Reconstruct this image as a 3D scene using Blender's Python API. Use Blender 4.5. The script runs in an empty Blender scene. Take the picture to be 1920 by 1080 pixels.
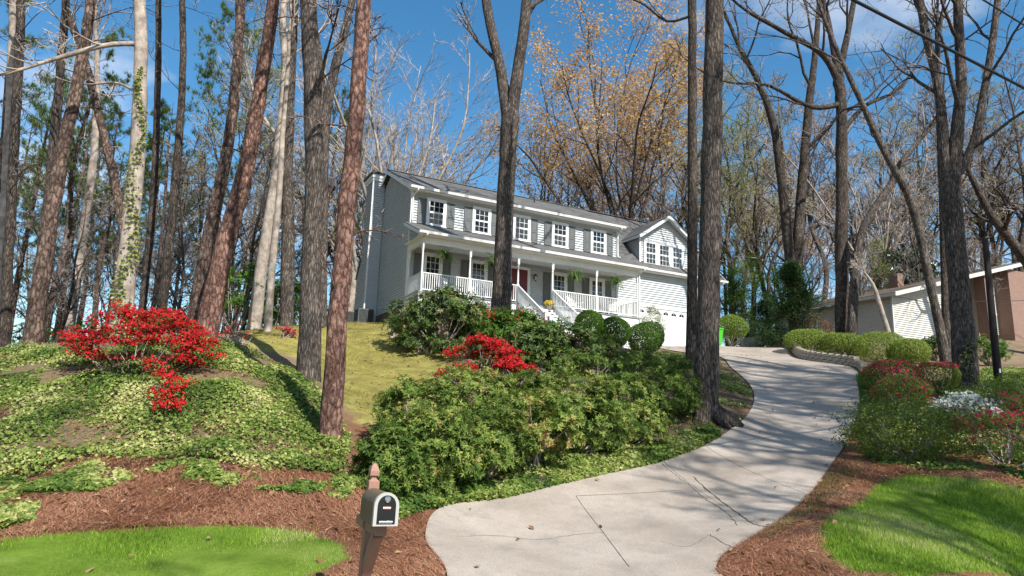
import bpy, math
import numpy as np
from mathutils import Vector, Matrix

SC = bpy.context.scene
COL = SC.collection
RAD = math.radians

# ------------------------------------------------------------------ camera
PITCH, ROLL, YAW, FPX = RAD(11.36), RAD(1.83), RAD(27.4), 1285.0
CAM = np.array([0.0, 0.0, 2.05])
_f = np.array([0, math.cos(PITCH), math.sin(PITCH)])
_x = np.array([1.0, 0, 0])
_u = np.cross(_x, _f)
XR = math.cos(ROLL) * _x + math.sin(ROLL) * _u
UR = math.cos(ROLL) * _u - math.sin(ROLL) * _x
cam_d = bpy.data.cameras.new('camera')
cam_d.sensor_width = 36.0
cam_d.lens = 36.0 * FPX / 1920.0
cam_d.clip_start = 0.1
cam_d.clip_end = 3000
cam = bpy.data.objects.new('camera', cam_d)
COL.objects.link(cam)
cam.matrix_world = Matrix(((XR[0], UR[0], -_f[0], CAM[0]), (XR[1], UR[1], -_f[1], CAM[1]),
                           (XR[2], UR[2], -_f[2], CAM[2]), (0, 0, 0, 1)))
SC.camera = cam

# ------------------------------------------------------------------ sky, sun, exposure
SUN_AZ = math.atan2(0.57, -0.82)          # clockwise from +Y: behind the camera, to the right
SUN_EL = RAD(44)
sun_v = Vector((math.sin(SUN_AZ) * math.cos(SUN_EL), math.cos(SUN_AZ) * math.cos(SUN_EL), math.sin(SUN_EL)))
world = bpy.data.worlds.new('World')
SC.world = world
world.use_nodes = True
wn, wl = world.node_tree.nodes, world.node_tree.links
wn.clear()
w_out = wn.new('ShaderNodeOutputWorld')
w_bg = wn.new('ShaderNodeBackground')
w_bg.inputs['Strength'].default_value = 0.083
w_sky = wn.new('ShaderNodeTexSky')
w_sky.sky_type = 'NISHITA'
w_sky.sun_disc = False
w_sky.sun_elevation = SUN_EL
w_sky.sun_rotation = SUN_AZ
w_sky.ozone_density = 1.0
w_sky.dust_density = 0.15
w_tc = wn.new('ShaderNodeTexCoord')
w_sep = wn.new('ShaderNodeSeparateXYZ')
wl.new(w_tc.outputs['Generated'], w_sep.inputs[0])
w_add = wn.new('ShaderNodeMath'); w_add.operation = 'ADD'; w_add.inputs[1].default_value = 0.22
wl.new(w_sep.outputs['Z'], w_add.inputs[0])
w_mx = wn.new('ShaderNodeMath'); w_mx.operation = 'MAXIMUM'; w_mx.inputs[1].default_value = 0.08
wl.new(w_add.outputs[0], w_mx.inputs[0])
w_div = wn.new('ShaderNodeVectorMath'); w_div.operation = 'DIVIDE'
w_cmb = wn.new('ShaderNodeCombineXYZ')
for k in 'XYZ':
    wl.new(w_mx.outputs[0], w_cmb.inputs[k])
wl.new(w_tc.outputs['Generated'], w_div.inputs[0]); wl.new(w_cmb.outputs[0], w_div.inputs[1])
w_map = wn.new('ShaderNodeMapping')
w_map.inputs['Location'].default_value = (2.7, 6.1, 0.0)
w_map.inputs['Scale'].default_value = (0.75, 1.0, 0.0)
wl.new(w_div.outputs[0], w_map.inputs[0])
w_noise = wn.new('ShaderNodeTexNoise')
w_noise.inputs['Scale'].default_value = 1.15
w_noise.inputs['Detail'].default_value = 8
w_noise.inputs['Roughness'].default_value = 0.56
wl.new(w_map.outputs[0], w_noise.inputs['Vector'])
w_ramp = wn.new('ShaderNodeValToRGB')
w_ramp.color_ramp.elements[0].position = 0.51
w_ramp.color_ramp.elements[1].position = 0.72
wl.new(w_noise.outputs['Fac'], w_ramp.inputs[0])
w_mix = wn.new('ShaderNodeMix'); w_mix.data_type = 'RGBA'
w_mix.inputs[7].default_value = (9.5, 9.7, 10.0, 1)
w_hs = wn.new('ShaderNodeHueSaturation')
w_hs.inputs['Hue'].default_value = 0.492
w_hs.inputs['Saturation'].default_value = 1.33
w_hs.inputs['Value'].default_value = 1.4
wl.new(w_sky.outputs[0], w_hs.inputs['Color'])
wl.new(w_ramp.outputs[0], w_mix.inputs[0]); wl.new(w_hs.outputs[0], w_mix.inputs[6])
wl.new(w_mix.outputs[2], w_bg.inputs['Color'])
wl.new(w_bg.outputs[0], w_out.inputs[0])

sun_d = bpy.data.lights.new('sun', 'SUN')
sun_d.energy = 5.0
sun_d.angle = RAD(0.53)
sun_d.color = (1.0, 0.955, 0.885)
sun = bpy.data.objects.new('sun', sun_d)
COL.objects.link(sun)
sun.rotation_euler = (-sun_v).to_track_quat('-Z', 'Y').to_euler()

SC.view_settings.view_transform = 'Standard'
SC.view_settings.look = 'None'
SC.view_settings.gamma = 1.0
SC.view_settings.use_curve_mapping = False
SC.view_settings.exposure = 0.66
SC.cycles.max_bounces = 7
SC.cycles.transparent_max_bounces = 12

# ------------------------------------------------------------------ survey helpers
S = np.array([math.cos(YAW), math.sin(YAW), 0]); T = np.array([-math.sin(YAW), math.cos(YAW), 0])


def ray(u, v):
    d = XR * (u - 960) / FPX - UR * (v - 540) / FPX + _f
    return d / d[1]


def at(u, v, d):
    """World point seen at (u, v) of the 1920x1080 photograph, d metres in front of the camera."""
    return CAM + ray(u, v) * d


HO = at(788.3, 542.5, 31.8) - np.array([0, 0, .10])      # left front porch post at floor level


def hp(s, t, h):
    return HO + S * s + T * t + np.array([0, 0, h])


# ------------------------------------------------------------------ mesh helpers
class MB:
    """Collects vertices / faces (numpy) and links them as ONE mesh object."""

    def __init__(self):
        self.v = []; self.f = []; self.n = 0; self.a = []; self.has = False

    def add(self, v, f, var=None):
        v = np.asarray(v, float).reshape(-1, 3)
        f = np.asarray(f, np.int64)
        self.v.append(v); self.f.append(f + self.n)
        if var is None:
            self.a.append(np.zeros(len(v)))
        else:
            self.has = True
            self.a.append(np.broadcast_to(np.asarray(var, float), (len(v),)))
        self.n += len(v)
        return self

    def box(self, x0, x1, y0, y1, z0, z1):
        v = [(x, y, z) for z in (z0, z1) for y in (y0, y1) for x in (x0, x1)]
        f = [(0, 2, 3, 1), (4, 5, 7, 6), (0, 1, 5, 4), (2, 6, 7, 3), (0, 4, 6, 2), (1, 3, 7, 5)]
        return self.add(v, f)

    def prism(self, poly, axis, a0, a1):
        """Extrude a 2-D polygon (in the two other axes, in order) along axis from a0 to a1."""
        n = len(poly); v = []
        for a in (a0, a1):
            for p in poly:
                q = list(p); q.insert(axis, a); v.append(q)
        base = self.n
        self.v.append(np.array(v, float)); self.a.append(np.zeros(len(v))); self.n += len(v)
        for i in range(n):
            j = (i + 1) % n
            self.f.append(np.array([[i, j, n + j, n + i]]) + base)
        self.f.append(np.array([list(range(n))[::-1]]) + base)
        self.f.append(np.array([list(range(n, 2 * n))]) + base)
        return self

    def beam(self, p, q, w, h, up=(0, 0, 1)):
        p = np.array(p, float); q = np.array(q, float); d = q - p; d /= np.linalg.norm(d)
        sd = np.cross(d, up); sd /= np.linalg.norm(sd); up = np.cross(sd, d)
        v = [e + sd * a * w / 2 + up * b * h / 2 for e in (p, q) for a, b in ((-1, -1), (1, -1), (1, 1), (-1, 1))]
        return self.add(v, [(0, 1, 5, 4), (1, 2, 6, 5), (2, 3, 7, 6), (3, 0, 4, 7), (3, 2, 1, 0), (4, 5, 6, 7)])

    def tube(self, path, rad, sides=8, var=None, cap=False):
        v, f = tube_np(np.asarray(path, float)[None], np.asarray(rad, float)[None], sides)
        self.add(v, f, var)
        if cap:
            m = len(path)
            b = self.n - m * sides
            self.f.append(np.array([[b + (m - 1) * sides + i for i in range(sides)]]))
            self.f.append(np.array([[b + i for i in range(sides)][::-1]]))
        return self

    def lathe(self, prof, c, sides=16):
        """prof: list of (radius, z) about the vertical axis through c."""
        ang = np.linspace(0, 2 * math.pi, sides, endpoint=False)
        v = np.array([[(c[0] + r * math.cos(a), c[1] + r * math.sin(a), c[2] + z) for a in ang] for r, z in prof]).reshape(-1, 3)
        f = [(i * sides + j, i * sides + (j + 1) % sides, (i + 1) * sides + (j + 1) % sides, (i + 1) * sides + j)
             for i in range(len(prof) - 1) for j in range(sides)]
        return self.add(v, f)

    def mesh(self, name, smooth=False):
        me = bpy.data.meshes.new(name)
        V = np.concatenate(self.v)
        me.vertices.add(len(V)); me.vertices.foreach_set('co', V.astype(np.float32).ravel())
        flat = []; tot = []
        for f in self.f:
            if f.ndim == 1:
                f = f[None]
            flat.append(f.ravel()); tot.append(np.full(len(f), f.shape[1]))
        flat = np.concatenate(flat); tot = np.concatenate(tot)
        me.loops.add(len(flat)); me.loops.foreach_set('vertex_index', flat.astype(np.int32))
        me.polygons.add(len(tot))
        st = np.concatenate(([0], np.cumsum(tot)[:-1]))
        me.polygons.foreach_set('loop_start', st.astype(np.int32))
        me.polygons.foreach_set('loop_total', tot.astype(np.int32))
        me.polygons.foreach_set('use_smooth', np.full(len(tot), smooth))
        if self.has:
            at_ = me.attributes.new('var', 'FLOAT', 'POINT')
            at_.data.foreach_set('value', np.concatenate(self.a).astype(np.float32))
        me.update(calc_edges=True)
        return me

    def build(self, name, mat, parent=None, smooth=False):
        return obj(name, self.mesh(name, smooth), mat, parent)


def obj(name, me, mat, parent=None):
    if mat is not None and not me.materials:
        me.materials.append(mat)
    o = bpy.data.objects.new(name, me)
    COL.objects.link(o)
    if parent is not None:
        o.parent = parent
    return o


def tag(o, label=None, cat=None, group=None, kind=None):
    if label: o['label'] = label
    if cat: o['category'] = cat
    if group: o['group'] = group
    if kind: o['kind'] = kind
    return o


def thing(name, label, cat, loc=(0, 0, 0), rz=0.0, group=None):
    o = bpy.data.objects.new(name, None)
    o.empty_display_size = 0.2
    COL.objects.link(o)
    o.location = [float(c) for c in loc]; o.rotation_euler = (0, 0, rz)
    return tag(o, label, cat, group)


def copy_tree(o, parent=None):
    c = o.copy(); COL.objects.link(c); c.parent = parent
    for ch in list(o.children):
        copy_tree(ch, c)
    return c


def unit(a):
    return a / np.maximum(np.linalg.norm(a, axis=-1, keepdims=True), 1e-9)


def perp(d):
    ref = np.where(np.abs(d[..., 2:3]) > .9, np.array([1., 0, 0]), np.array([0, 0, 1.]))
    a = unit(np.cross(d, ref))
    return a, np.cross(d, a)


def tube_np(P, Rr, sides):
    """P (N,n,3) paths, Rr (N,n) radii -> verts, quads of N open tubes."""
    N, n, _ = P.shape
    d = np.empty_like(P)
    d[:, 1:-1] = P[:, 2:] - P[:, :-2] if n > 2 else d[:, 1:-1]
    d[:, 0] = P[:, 1] - P[:, 0]; d[:, -1] = P[:, -1] - P[:, -2]
    d = unit(d)
    main = unit(P[:, -1] - P[:, 0])
    a0, _ = perp(main)
    a = a0[:, None, :] - d * np.sum(d * a0[:, None, :], -1, keepdims=True)
    a = unit(a); b = np.cross(d, a)
    ang = np.linspace(0, 2 * math.pi, sides, endpoint=False)
    ring = (a[:, :, None, :] * np.cos(ang)[None, None, :, None] + b[:, :, None, :] * np.sin(ang)[None, None, :, None])
    V = P[:, :, None, :] + ring * Rr[:, :, None, None]
    V = V.reshape(-1, 3)
    i = np.arange(n - 1)[:, None]; j = np.arange(sides)[None, :]
    q = np.stack([i * sides + j, i * sides + (j + 1) % sides, (i + 1) * sides + (j + 1) % sides, (i + 1) * sides + j], -1).reshape(-1, 4)
    F = (q[None] + (np.arange(N) * n * sides)[:, None, None]).reshape(-1, 4)
    return V, F


# ------------------------------------------------------------------ materials
def new_mat(name):
    m = bpy.data.materials.new(name); m.use_nodes = True
    nt = m.node_tree
    return m, nt.nodes, nt.links, nt.nodes['Principled BSDF']


def N(nodes, kind, **kw):
    n = nodes.new('ShaderNode' + kind)
    for k, v in kw.items():
        if hasattr(n, k):
            setattr(n, k, v)
        else:
            n.inputs[k].default_value = v
    return n


def ramp(nodes, stops):
    r = nodes.new('ShaderNodeValToRGB')
    e = r.color_ramp.elements
    while len(e) < len(stops):
        e.new(0.5)
    for k, (p, c) in enumerate(stops):
        e[k].position = p
        e[k].color = (c[0], c[1], c[2], 1) if len(c) > 1 else (c[0], c[0], c[0], 1)
    return r


def mat_plain(name, col, rough=.6, spec=.3, var=.12, scale=6.0, bump=0.0, bscale=40.0, stretch=(1, 1, 1), metal=0.0, dirt=0.0):
    """One base colour with soft irregular variation, fine relief and (optionally) stains."""
    m, n, l, p = new_mat(name)
    tc = N(n, 'TexCoord'); mp = N(n, 'Mapping'); mp.inputs['Scale'].default_value = stretch
    l.new(tc.outputs['Object'], mp.inputs[0])
    nz = N(n, 'TexNoise', Scale=scale, Detail=6.0, Roughness=.6)
    l.new(mp.outputs[0], nz.inputs['Vector'])
    c = np.array(col)
    r = ramp(n, [(.25, tuple(c * (1 - var))), (.75, tuple(np.minimum(c * (1 + var), .95)))])
    l.new(nz.outputs['Fac'], r.inputs[0])
    src = r.outputs[0]
    if dirt:
        nd = N(n, 'TexNoise', Scale=scale * .35, Detail=8.0, Roughness=.7)
        l.new(mp.outputs[0], nd.inputs['Vector'])
        rd = ramp(n, [(.48, (0,)), (.72, (dirt,))])
        l.new(nd.outputs['Fac'], rd.inputs[0])
        mx = N(n, 'Mix', data_type='RGBA'); mx.inputs[7].default_value = (c[0] * .35, c[1] * .36, c[2] * .30, 1)
        l.new(rd.outputs[0], mx.inputs[0]); l.new(src, mx.inputs[6]); src = mx.outputs[2]
    l.new(src, p.inputs['Base Color'])
    p.inputs['Roughness'].default_value = rough
    p.inputs['Specular IOR Level'].default_value = spec
    p.inputs['Metallic'].default_value = metal
    if bump:
        nb = N(n, 'TexNoise', Scale=bscale, Detail=5.0)
        l.new(mp.outputs[0], nb.inputs['Vector'])
        b = N(n, 'Bump', Strength=bump, Distance=.02)
        l.new(nb.outputs['Fac'], b.inputs['Height']); l.new(b.outputs[0], p.inputs['Normal'])
    return m


def mat_leaf(name, stops, rough=.5, trans=.3, spec=.25):
    """Leaf / petal: colour from the per-leaf 'var' attribute, light passes through."""
    m, n, l, p = new_mat(name)
    a = N(n, 'Attribute', attribute_name='var')
    r = ramp(n, stops)
    l.new(a.outputs['Fac'], r.inputs[0])
    l.new(r.outputs[0], p.inputs['Base Color'])
    p.inputs['Roughness'].default_value = rough
    p.inputs['Specular IOR Level'].default_value = spec
    if trans:
        t = N(n, 'BsdfTranslucent'); l.new(r.outputs[0], t.inputs[0])
        mx = N(n, 'MixShader'); mx.inputs[0].default_value = trans
        l.new(p.outputs[0], mx.inputs[1]); l.new(t.outputs[0], mx.inputs[2])
        l.new(mx.outputs[0], n['Material Output'].inputs[0])
    return m


M = {}
M['siding'] = mat_plain('siding_paint', (.48, .505, .515), .55, .25, .06, 3.0, .08, 60, dirt=.12)
M['trim'] = mat_plain('white_trim_paint', (.72, .72, .70), .5, .3, .04, 4.0, dirt=.10)
M['porchwall'] = M['siding']
M['shutter'] = mat_plain('shutter_paint', (.115, .125, .125), .55, .3, .12, 8.0)
M['door'] = mat_plain('red_door_paint', (.12, .008, .014), .4, .4, .1, 6.0)
M['black'] = mat_plain('black_metal', (.012, .012, .012), .45, .4, .2, 10.0)
M['porchfloor'] = mat_plain('grey_porch_boards', (.28, .29, .29), .6, .3, .1, 8.0)
M['garage'] = mat_plain('garage_door_paint', (.66, .66, .65), .5, .3, .03, 3.0)
M['blind'] = mat_plain('window_blind', (.46, .46, .45), .7, .1, .08, 6.0)
M['painted_shade'] = mat_plain('dark_shade_colour', (.02, .02, .022), .9, .1, .3, 3.0)  # shade of unlit spaces behind openings, put into the colour
M['brickbase'] = mat_plain('mortar', (.36, .33, .29), .9, .1, .15, 30.0)


def mat_glass():
    m, n, l, p = new_mat('window_glass')
    tr = N(n, 'BsdfTransparent'); gl = N(n, 'BsdfGlossy', Roughness=.015)
    nz = N(n, 'TexNoise', Scale=1.4, Detail=2.0); tc = N(n, 'TexCoord'); l.new(tc.outputs['Object'], nz.inputs['Vector'])
    b = N(n, 'Bump', Strength=.05, Distance=.05); l.new(nz.outputs['Fac'], b.inputs['Height']); l.new(b.outputs[0], gl.inputs['Normal'])
    fr = N(n, 'Fresnel', IOR=1.75)
    mx = N(n, 'MixShader'); l.new(fr.outputs[0], mx.inputs[0]); l.new(tr.outputs[0], mx.inputs[1]); l.new(gl.outputs[0], mx.inputs[2])
    l.new(mx.outputs[0], n['Material Output'].inputs[0])
    return m


M['glass'] = mat_glass()


def mat_shingle():
    m, n, l, p = new_mat('asphalt_shingles')
    tc = N(n, 'TexCoord'); mp = N(n, 'Mapping'); mp.inputs['Scale'].default_value = (1, 1, 1)
    l.new(tc.outputs['Object'], mp.inputs[0])
    br = N(n, 'TexBrick', Scale=1.0)
    br.inputs['Brick Width'].default_value = .33; br.inputs['Row Height'].default_value = .13
    br.inputs['Mortar Size'].default_value = .006
    br.inputs['Color1'].default_value = (.075, .074, .073, 1); br.inputs['Color2'].default_value = (.115, .112, .108, 1)
    br.inputs['Mortar'].default_value = (.03, .03, .03, 1)
    l.new(mp.outputs[0], br.inputs['Vector'])
    nz = N(n, 'TexNoise', Scale=1.2, Detail=8.0, Roughness=.7); l.new(tc.outputs['Object'], nz.inputs['Vector'])
    r = ramp(n, [(.3, (.7,)), (.7, (1.35,))]); l.new(nz.outputs['Fac'], r.inputs[0])
    mx = N(n, 'Mix', data_type='RGBA', blend_type='MULTIPLY'); mx.inputs[0].default_value = 1
    l.new(br.outputs['Color'], mx.inputs[6]); l.new(r.outputs[0], mx.inputs[7])
    l.new(mx.outputs[2], p.inputs['Base Color'])
    p.inputs['Roughness'].default_value = .85
    nb = N(n, 'TexNoise', Scale=90.0, Detail=2.0); l.new(tc.outputs['Object'], nb.inputs['Vector'])
    b = N(n, 'Bump', Strength=.5, Distance=.01); l.new(nb.outputs['Fac'], b.inputs['Height']); l.new(b.outputs[0], p.inputs['Normal'])
    return m


M['shingle'] = mat_shingle()


def mat_concrete():
    m, n, l, p = new_mat('aged_concrete')
    tc = N(n, 'TexCoord')
    n1 = N(n, 'TexNoise', Scale=.55, Detail=8.0, Roughness=.62); l.new(tc.outputs['Object'], n1.inputs['Vector'])
    r1 = ramp(n, [(.3, (.245, .203, .165)), (.52, (.345, .293, .245)), (.75, (.42, .363, .308))]); l.new(n1.outputs['Fac'], r1.inputs[0])
    n2 = N(n, 'TexNoise', Scale=55.0, Detail=3.0, Roughness=.7); l.new(tc.outputs['Object'], n2.inputs['Vector'])
    r2 = ramp(n, [(.32, (.62,)), (.5, (1.0,)), (.7, (1.12,))]); l.new(n2.outputs['Fac'], r2.inputs[0])
    mx = N(n, 'Mix', data_type='RGBA', blend_type='MULTIPLY'); mx.inputs[0].default_value = 1
    l.new(r1.outputs[0], mx.inputs[6]); l.new(r2.outputs[0], mx.inputs[7])
    # damp / leaf stains
    n3 = N(n, 'TexNoise', Scale=2.3, Detail=9.0, Roughness=.72); l.new(tc.outputs['Object'], n3.inputs['Vector'])
    r3 = ramp(n, [(.50, (0,)), (.70, (.62,))]); l.new(n3.outputs['Fac'], r3.inputs[0])
    mx2 = N(n, 'Mix', data_type='RGBA'); mx2.inputs[7].default_value = (.20, .185, .165, 1)
    l.new(r3.outputs[0], mx2.inputs[0]); l.new(mx.outputs[2], mx2.inputs[6])
    l.new(mx2.outputs[2], p.inputs['Base Color'])
    p.inputs['Roughness'].default_value = .85; p.inputs['Specular IOR Level'].default_value = .2
    b = N(n, 'Bump', Strength=.35, Distance=.01); l.new(n2.outputs['Fac'], b.inputs['Height']); l.new(b.outputs[0], p.inputs['Normal'])
    return m


M['concrete'] = mat_concrete()
M['joint'] = mat_plain('joint_dirt', (.075, .066, .055), .95, .1, .3, 20.0)
M['asphalt'] = mat_plain('asphalt', (.055, .054, .053), .9, .2, .25, 30.0, .4, 120)
M['kerb'] = mat_plain('kerb_concrete', (.36, .35, .33), .85, .2, .15, 5.0, .2, 80, dirt=.4)

# ------------------------------------------------------------------ terrain
CP = [(330, 990, 9.05), (0, 1015, 8.3), (640, 1030, 8.6), (300, 900, 10.4), (0, 930, 9.9), (600, 930, 10.6),
      (300, 800, 12.2), (100, 800, 12.0), (500, 800, 12.7), (300, 700, 14.5), (100, 720, 14.0), (480, 700, 15.8),
      (250, 650, 17.0), (100, 652, 17.5), (0, 655, 18.0), (620, 835, 13.5), (578, 715, 18.5), (375, 625, 21.0),
      (450, 640, 21.5), (700, 760, 17.0), (700, 680, 22.5), (720, 625, 31.0), (520, 612, 27.5), (640, 603, 34.0),
      (940, 595, 28.5), (905, 715, 20.0), (1000, 690, 22.0), (1150, 655, 31.0), (1200, 665, 30.0), (1280, 690, 26.0),
      (1322, 785, 19.0), (1250, 765, 19.5), (1150, 725, 21.0), (800, 880, 13.2), (900, 830, 15.0), (1050, 800, 17.0),
      # driveway, left edge then right edge
      (850, 1080, 8.6), (795, 1010, 10.2), (830, 955, 11.7), (950, 936, 12.6), (1100, 899, 14.1), (1250, 866, 15.9),
      (1351, 821, 17.6), (1396, 790, 19.3), (1407, 758, 21.6), (1411, 731, 24.2), (1400, 711, 26.4), (1371, 690, 29.4), (1345, 668, 33.0), (1290, 657, 37.5),
      (1360, 1080, 9.2), (1400, 1015, 10.7), (1450, 985, 11.6), (1500, 945, 12.8), (1560, 870, 15.5), (1600, 800, 18.9),
      (1612, 750, 21.7), (1605, 715, 24.6), (1595, 690, 28.8), (1480, 675, 32.5), (1400, 663, 36.5),
      # right-hand beds
      (1700, 895, 14.5), (1920, 915, 13.5), (1700, 860, 16.0), (1650, 745, 22.3), (1760, 725, 25.0), (1815, 725, 23.5),
      (1873, 720, 24.0), (1900, 860, 15.0), (1900, 800, 18.0), (1700, 690, 32.0), (1480, 655, 37.5), (1700, 640, 43.0),
      (1850, 682, 38.0), (1540, 985, 10.9), (1750, 1000, 11.2)]
_cp = [at(*c) for c in CP]
for a_ in np.arange(-30, 46, 6.0):
    _cp.append(S * a_ + T * 5.6 + np.array([0, 0, .03]))
    _cp.append(S * a_ + T * 2.0 + np.array([0, 0, -.1]))
    _cp.append(S * a_ + T * -6.0 + np.array([0, 0, -.05]))
for s_, t_, h_ in [(-.5, 0, -1.45), (-1, 5, -1.15), (-2, 9, -1.1), (4, -1, -1.75), (6.2, -3.1, -2.0), (10, -1.2, -2.05), (12.8, -.6, -1.8),
                   (14, 1.6, -1.26), (20, 1.6, -1.26), (17, -1.5, -1.35), (10, 11, -1.1), (22, 5, -1.2), (22, 12, -1.0), (3, 11, -1.1), (6, 5, -1.5), (17, 6, -1.3)]:
    _cp.append(hp(s_, t_, h_))
_cp += [np.array(q, float) for q in [(-14, 26, 3.8), (-20, 30, 3.3), (-30, 42, 2.2), (-13, 32, 4.7), (-17, 42, 5.0), (-32, 62, 1.2), (-55, 62, .5),
        (-40, 25, 2.0), (-25, 17, 2.6), (-22, 10, 1.0), (0, 62, 6.2), (28, 66, 8.2), (60, 66, 9.0), (40, 48, 9.0), (0, 100, 5.0), (60, 110, 8.0), (-60, 110, -1.0),
        (30, 30, 4.5), (45, 40, 6.0), (60, -20, .2), (-60, -20, 0), (-60, 15, .8), (70, 30, 3.5)]]
_cp = np.array(_cp)
_W = None


def _phi(r2):
    return r2 * np.log(r2 + 1e-6) * .5


def _fit(lam=.35):
    global _W
    X = _cp[:, :2] / 10.0
    n = len(X)
    K = _phi(((X[:, None] - X[None]) ** 2).sum(-1)) + lam * .02 * np.eye(n)
    P_ = np.hstack([np.ones((n, 1)), X])
    A = np.vstack([np.hstack([K, P_]), np.hstack([P_.T, np.zeros((3, 3))])])
    _W = np.linalg.solve(A, np.concatenate([_cp[:, 2], np.zeros(3)]))
    return X


_X = _fit()


_GX0, _GY0, _GS, _GNX, _GNY = -32.0, -2.0, .2, 420, 400
_GRID = None


def tz(x, y):
    """Height of the terrain (bilinear lookup in a 0.2 m grid near the house, exact elsewhere)."""
    global _GRID
    if _GRID is None:
        gx, gy = np.meshgrid(_GX0 + _GS * np.arange(_GNX), _GY0 + _GS * np.arange(_GNY))
        _GRID = tz_exact(gx, gy)
    x = np.asarray(x, float); y = np.asarray(y, float)
    fx = (x - _GX0) / _GS; fy = (y - _GY0) / _GS
    ins = (fx >= 0) & (fy >= 0) & (fx < _GNX - 1.01) & (fy < _GNY - 1.01)
    i = np.clip(fx.astype(int), 0, _GNX - 2); j = np.clip(fy.astype(int), 0, _GNY - 2)
    a = fx - i; b = fy - j
    z = (_GRID[j, i] * (1 - a) + _GRID[j, i + 1] * a) * (1 - b) + (_GRID[j + 1, i] * (1 - a) + _GRID[j + 1, i + 1] * a) * b
    if np.all(ins):
        return z
    z = np.array(z); out = ~ins
    if z.ndim == 0:
        return tz_exact(x, y)
    z[out] = tz_exact(x[out], y[out])
    return z


def tz_exact(x, y):
    x = np.asarray(x, float); y = np.asarray(y, float)
    sh = x.shape
    q = np.stack([x.ravel(), y.ravel()], -1) / 10.0
    out = np.empty(len(q))
    for i in range(0, len(q), 20000):
        c = q[i:i + 20000]
        out[i:i + 20000] = _phi(((c[:, None] - _X[None]) ** 2).sum(-1)) @ _W[:-3] + _W[-3] + c @ _W[-2:]
    out = np.clip(out, -4, 14)
    return out.reshape(sh)


def G(u, v, dmax=80.0):
    """Where the line of sight through (u, v) meets the ground."""
    r = ray(u, v); d = np.arange(4.0, dmax, .05)
    P_ = CAM + r[None] * d[:, None]
    z = tz(P_[:, 0], P_[:, 1])
    k = np.argmax(P_[:, 2] < z)
    if not (P_[:, 2] < z).any():
        k = len(d) - 1
    return np.array([P_[k, 0], P_[k, 1], z[k]])


def ground(p):
    return np.array([p[0], p[1], float(tz(p[0], p[1]))])


def in_poly(x, y, poly):
    x = np.asarray(x); y = np.asarray(y)
    ins = np.zeros(x.shape, bool); n = len(poly)
    for i in range(n):
        x1, y1 = poly[i][:2]; x2, y2 = poly[(i + 1) % n][:2]
        c = ((y1 > y) != (y2 > y)) & (x < (x2 - x1) * (y - y1) / (y2 - y1 + 1e-12) + x1)
        ins ^= c
    return ins


def poly_dist(x, y, poly):
    """Signed distance, positive inside."""
    x = np.asarray(x, float); y = np.asarray(y, float)
    d = np.full(x.shape, 1e9); n = len(poly)
    for i in range(n):
        a = np.array(poly[i][:2]); b = np.array(poly[(i + 1) % n][:2]); ab = b - a
        t = np.clip(((x - a[0]) * ab[0] + (y - a[1]) * ab[1]) / (ab @ ab + 1e-12), 0, 1)
        d = np.minimum(d, np.hypot(x - a[0] - t * ab[0], y - a[1] - t * ab[1]))
    return np.where(in_poly(x, y, poly), d, -d)


def spline(pts, n):
    """Catmull-Rom through pts (k,dim), n samples, even in parameter."""
    P_ = np.asarray(pts, float); k = len(P_)
    Q = np.vstack([2 * P_[0] - P_[1], P_, 2 * P_[-1] - P_[-2]])
    t = np.linspace(0, k - 1 - 1e-9, n); i = t.astype(int); f = (t - i)[:, None]
    p0, p1, p2, p3 = Q[i], Q[i + 1], Q[i + 2], Q[i + 3]
    return .5 * ((2 * p1) + (-p0 + p2) * f + (2 * p0 - 5 * p1 + 4 * p2 - p3) * f ** 2 + (-p0 + 3 * p1 - 3 * p2 + p3) * f ** 3)


# driveway outline in plan
ab = lambda a, b: (S * a + T * b)[:2]
DL = [ab(1.3, 5.55), G(835, 1100)[:2], G(797, 1010)[:2], G(830, 955)[:2], G(950, 936)[:2], G(1100, 899)[:2], G(1250, 866)[:2], G(1351, 821)[:2],
      G(1405, 775)[:2], G(1411, 731)[:2], G(1371, 690)[:2], at(1345, 668, 33.0)[:2], hp(14.0, -1.5, 0)[:2], hp(14.0, 1.9, 0)[:2]]
DR = [ab(7.7, 5.55), G(1372, 1095)[:2], G(1350, 1048)[:2], G(1400, 1015)[:2], G(1450, 985)[:2], G(1500, 945)[:2], G(1560, 870)[:2], G(1600, 800)[:2],
      G(1612, 750)[:2], G(1606, 715)[:2], at(1597, 690, 29.0)[:2], at(1500, 676, 33.0)[:2], hp(21.5, -2.0, 0)[:2], hp(21.3, 1.9, 0)[:2]]
NSEG = 130
DLs, DRs = spline(DL, NSEG), spline(DR, NSEG)
DRIVE = np.vstack([DLs, DRs[::-1]])

# lawns and beds in plan
LAWN_L = [ab(-8.5, 5.75), ab(-8.5, 10.2)] + [G(*q)[:2] for q in [(0, 1017), (150, 1003), (330, 991), (480, 994), (570, 1004), (640, 1032), (652, 1056), (600, 1078)]] + [ab(-2.2, 5.75)]
LAWN_R = [G(*q)[:2] for q in [(1602, 1078), (1566, 1060), (1541, 1030), (1536, 992), (1560, 968), (1610, 945), (1648, 906), (1706, 892), (1800, 898), (1920, 917)]] + [ab(22, 9.5), ab(22, 5.75), ab(8.6, 5.75)]
MOSS = [G(*q)[:2] for q in [(690, 800), (640, 760), (610, 720), (560, 670), (470, 650), (400, 625)]] + [hp(-9, 2, 0)[:2], hp(-7, 9, 0)[:2], hp(-.5, 8, 0)[:2], hp(-.5, 0, 0)[:2]] + \
       [G(*q)[:2] for q in [(760, 650), (830, 660), (845, 700), (760, 760)]]
IVY = [G(*q)[:2] for q in [(-250, 900), (60, 905), (150, 870), (330, 868), (500, 890), (640, 900), (660, 830), (610, 740), (540, 690), (430, 650), (380, 640), (200, 655), (0, 660), (-250, 665)]]
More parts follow.
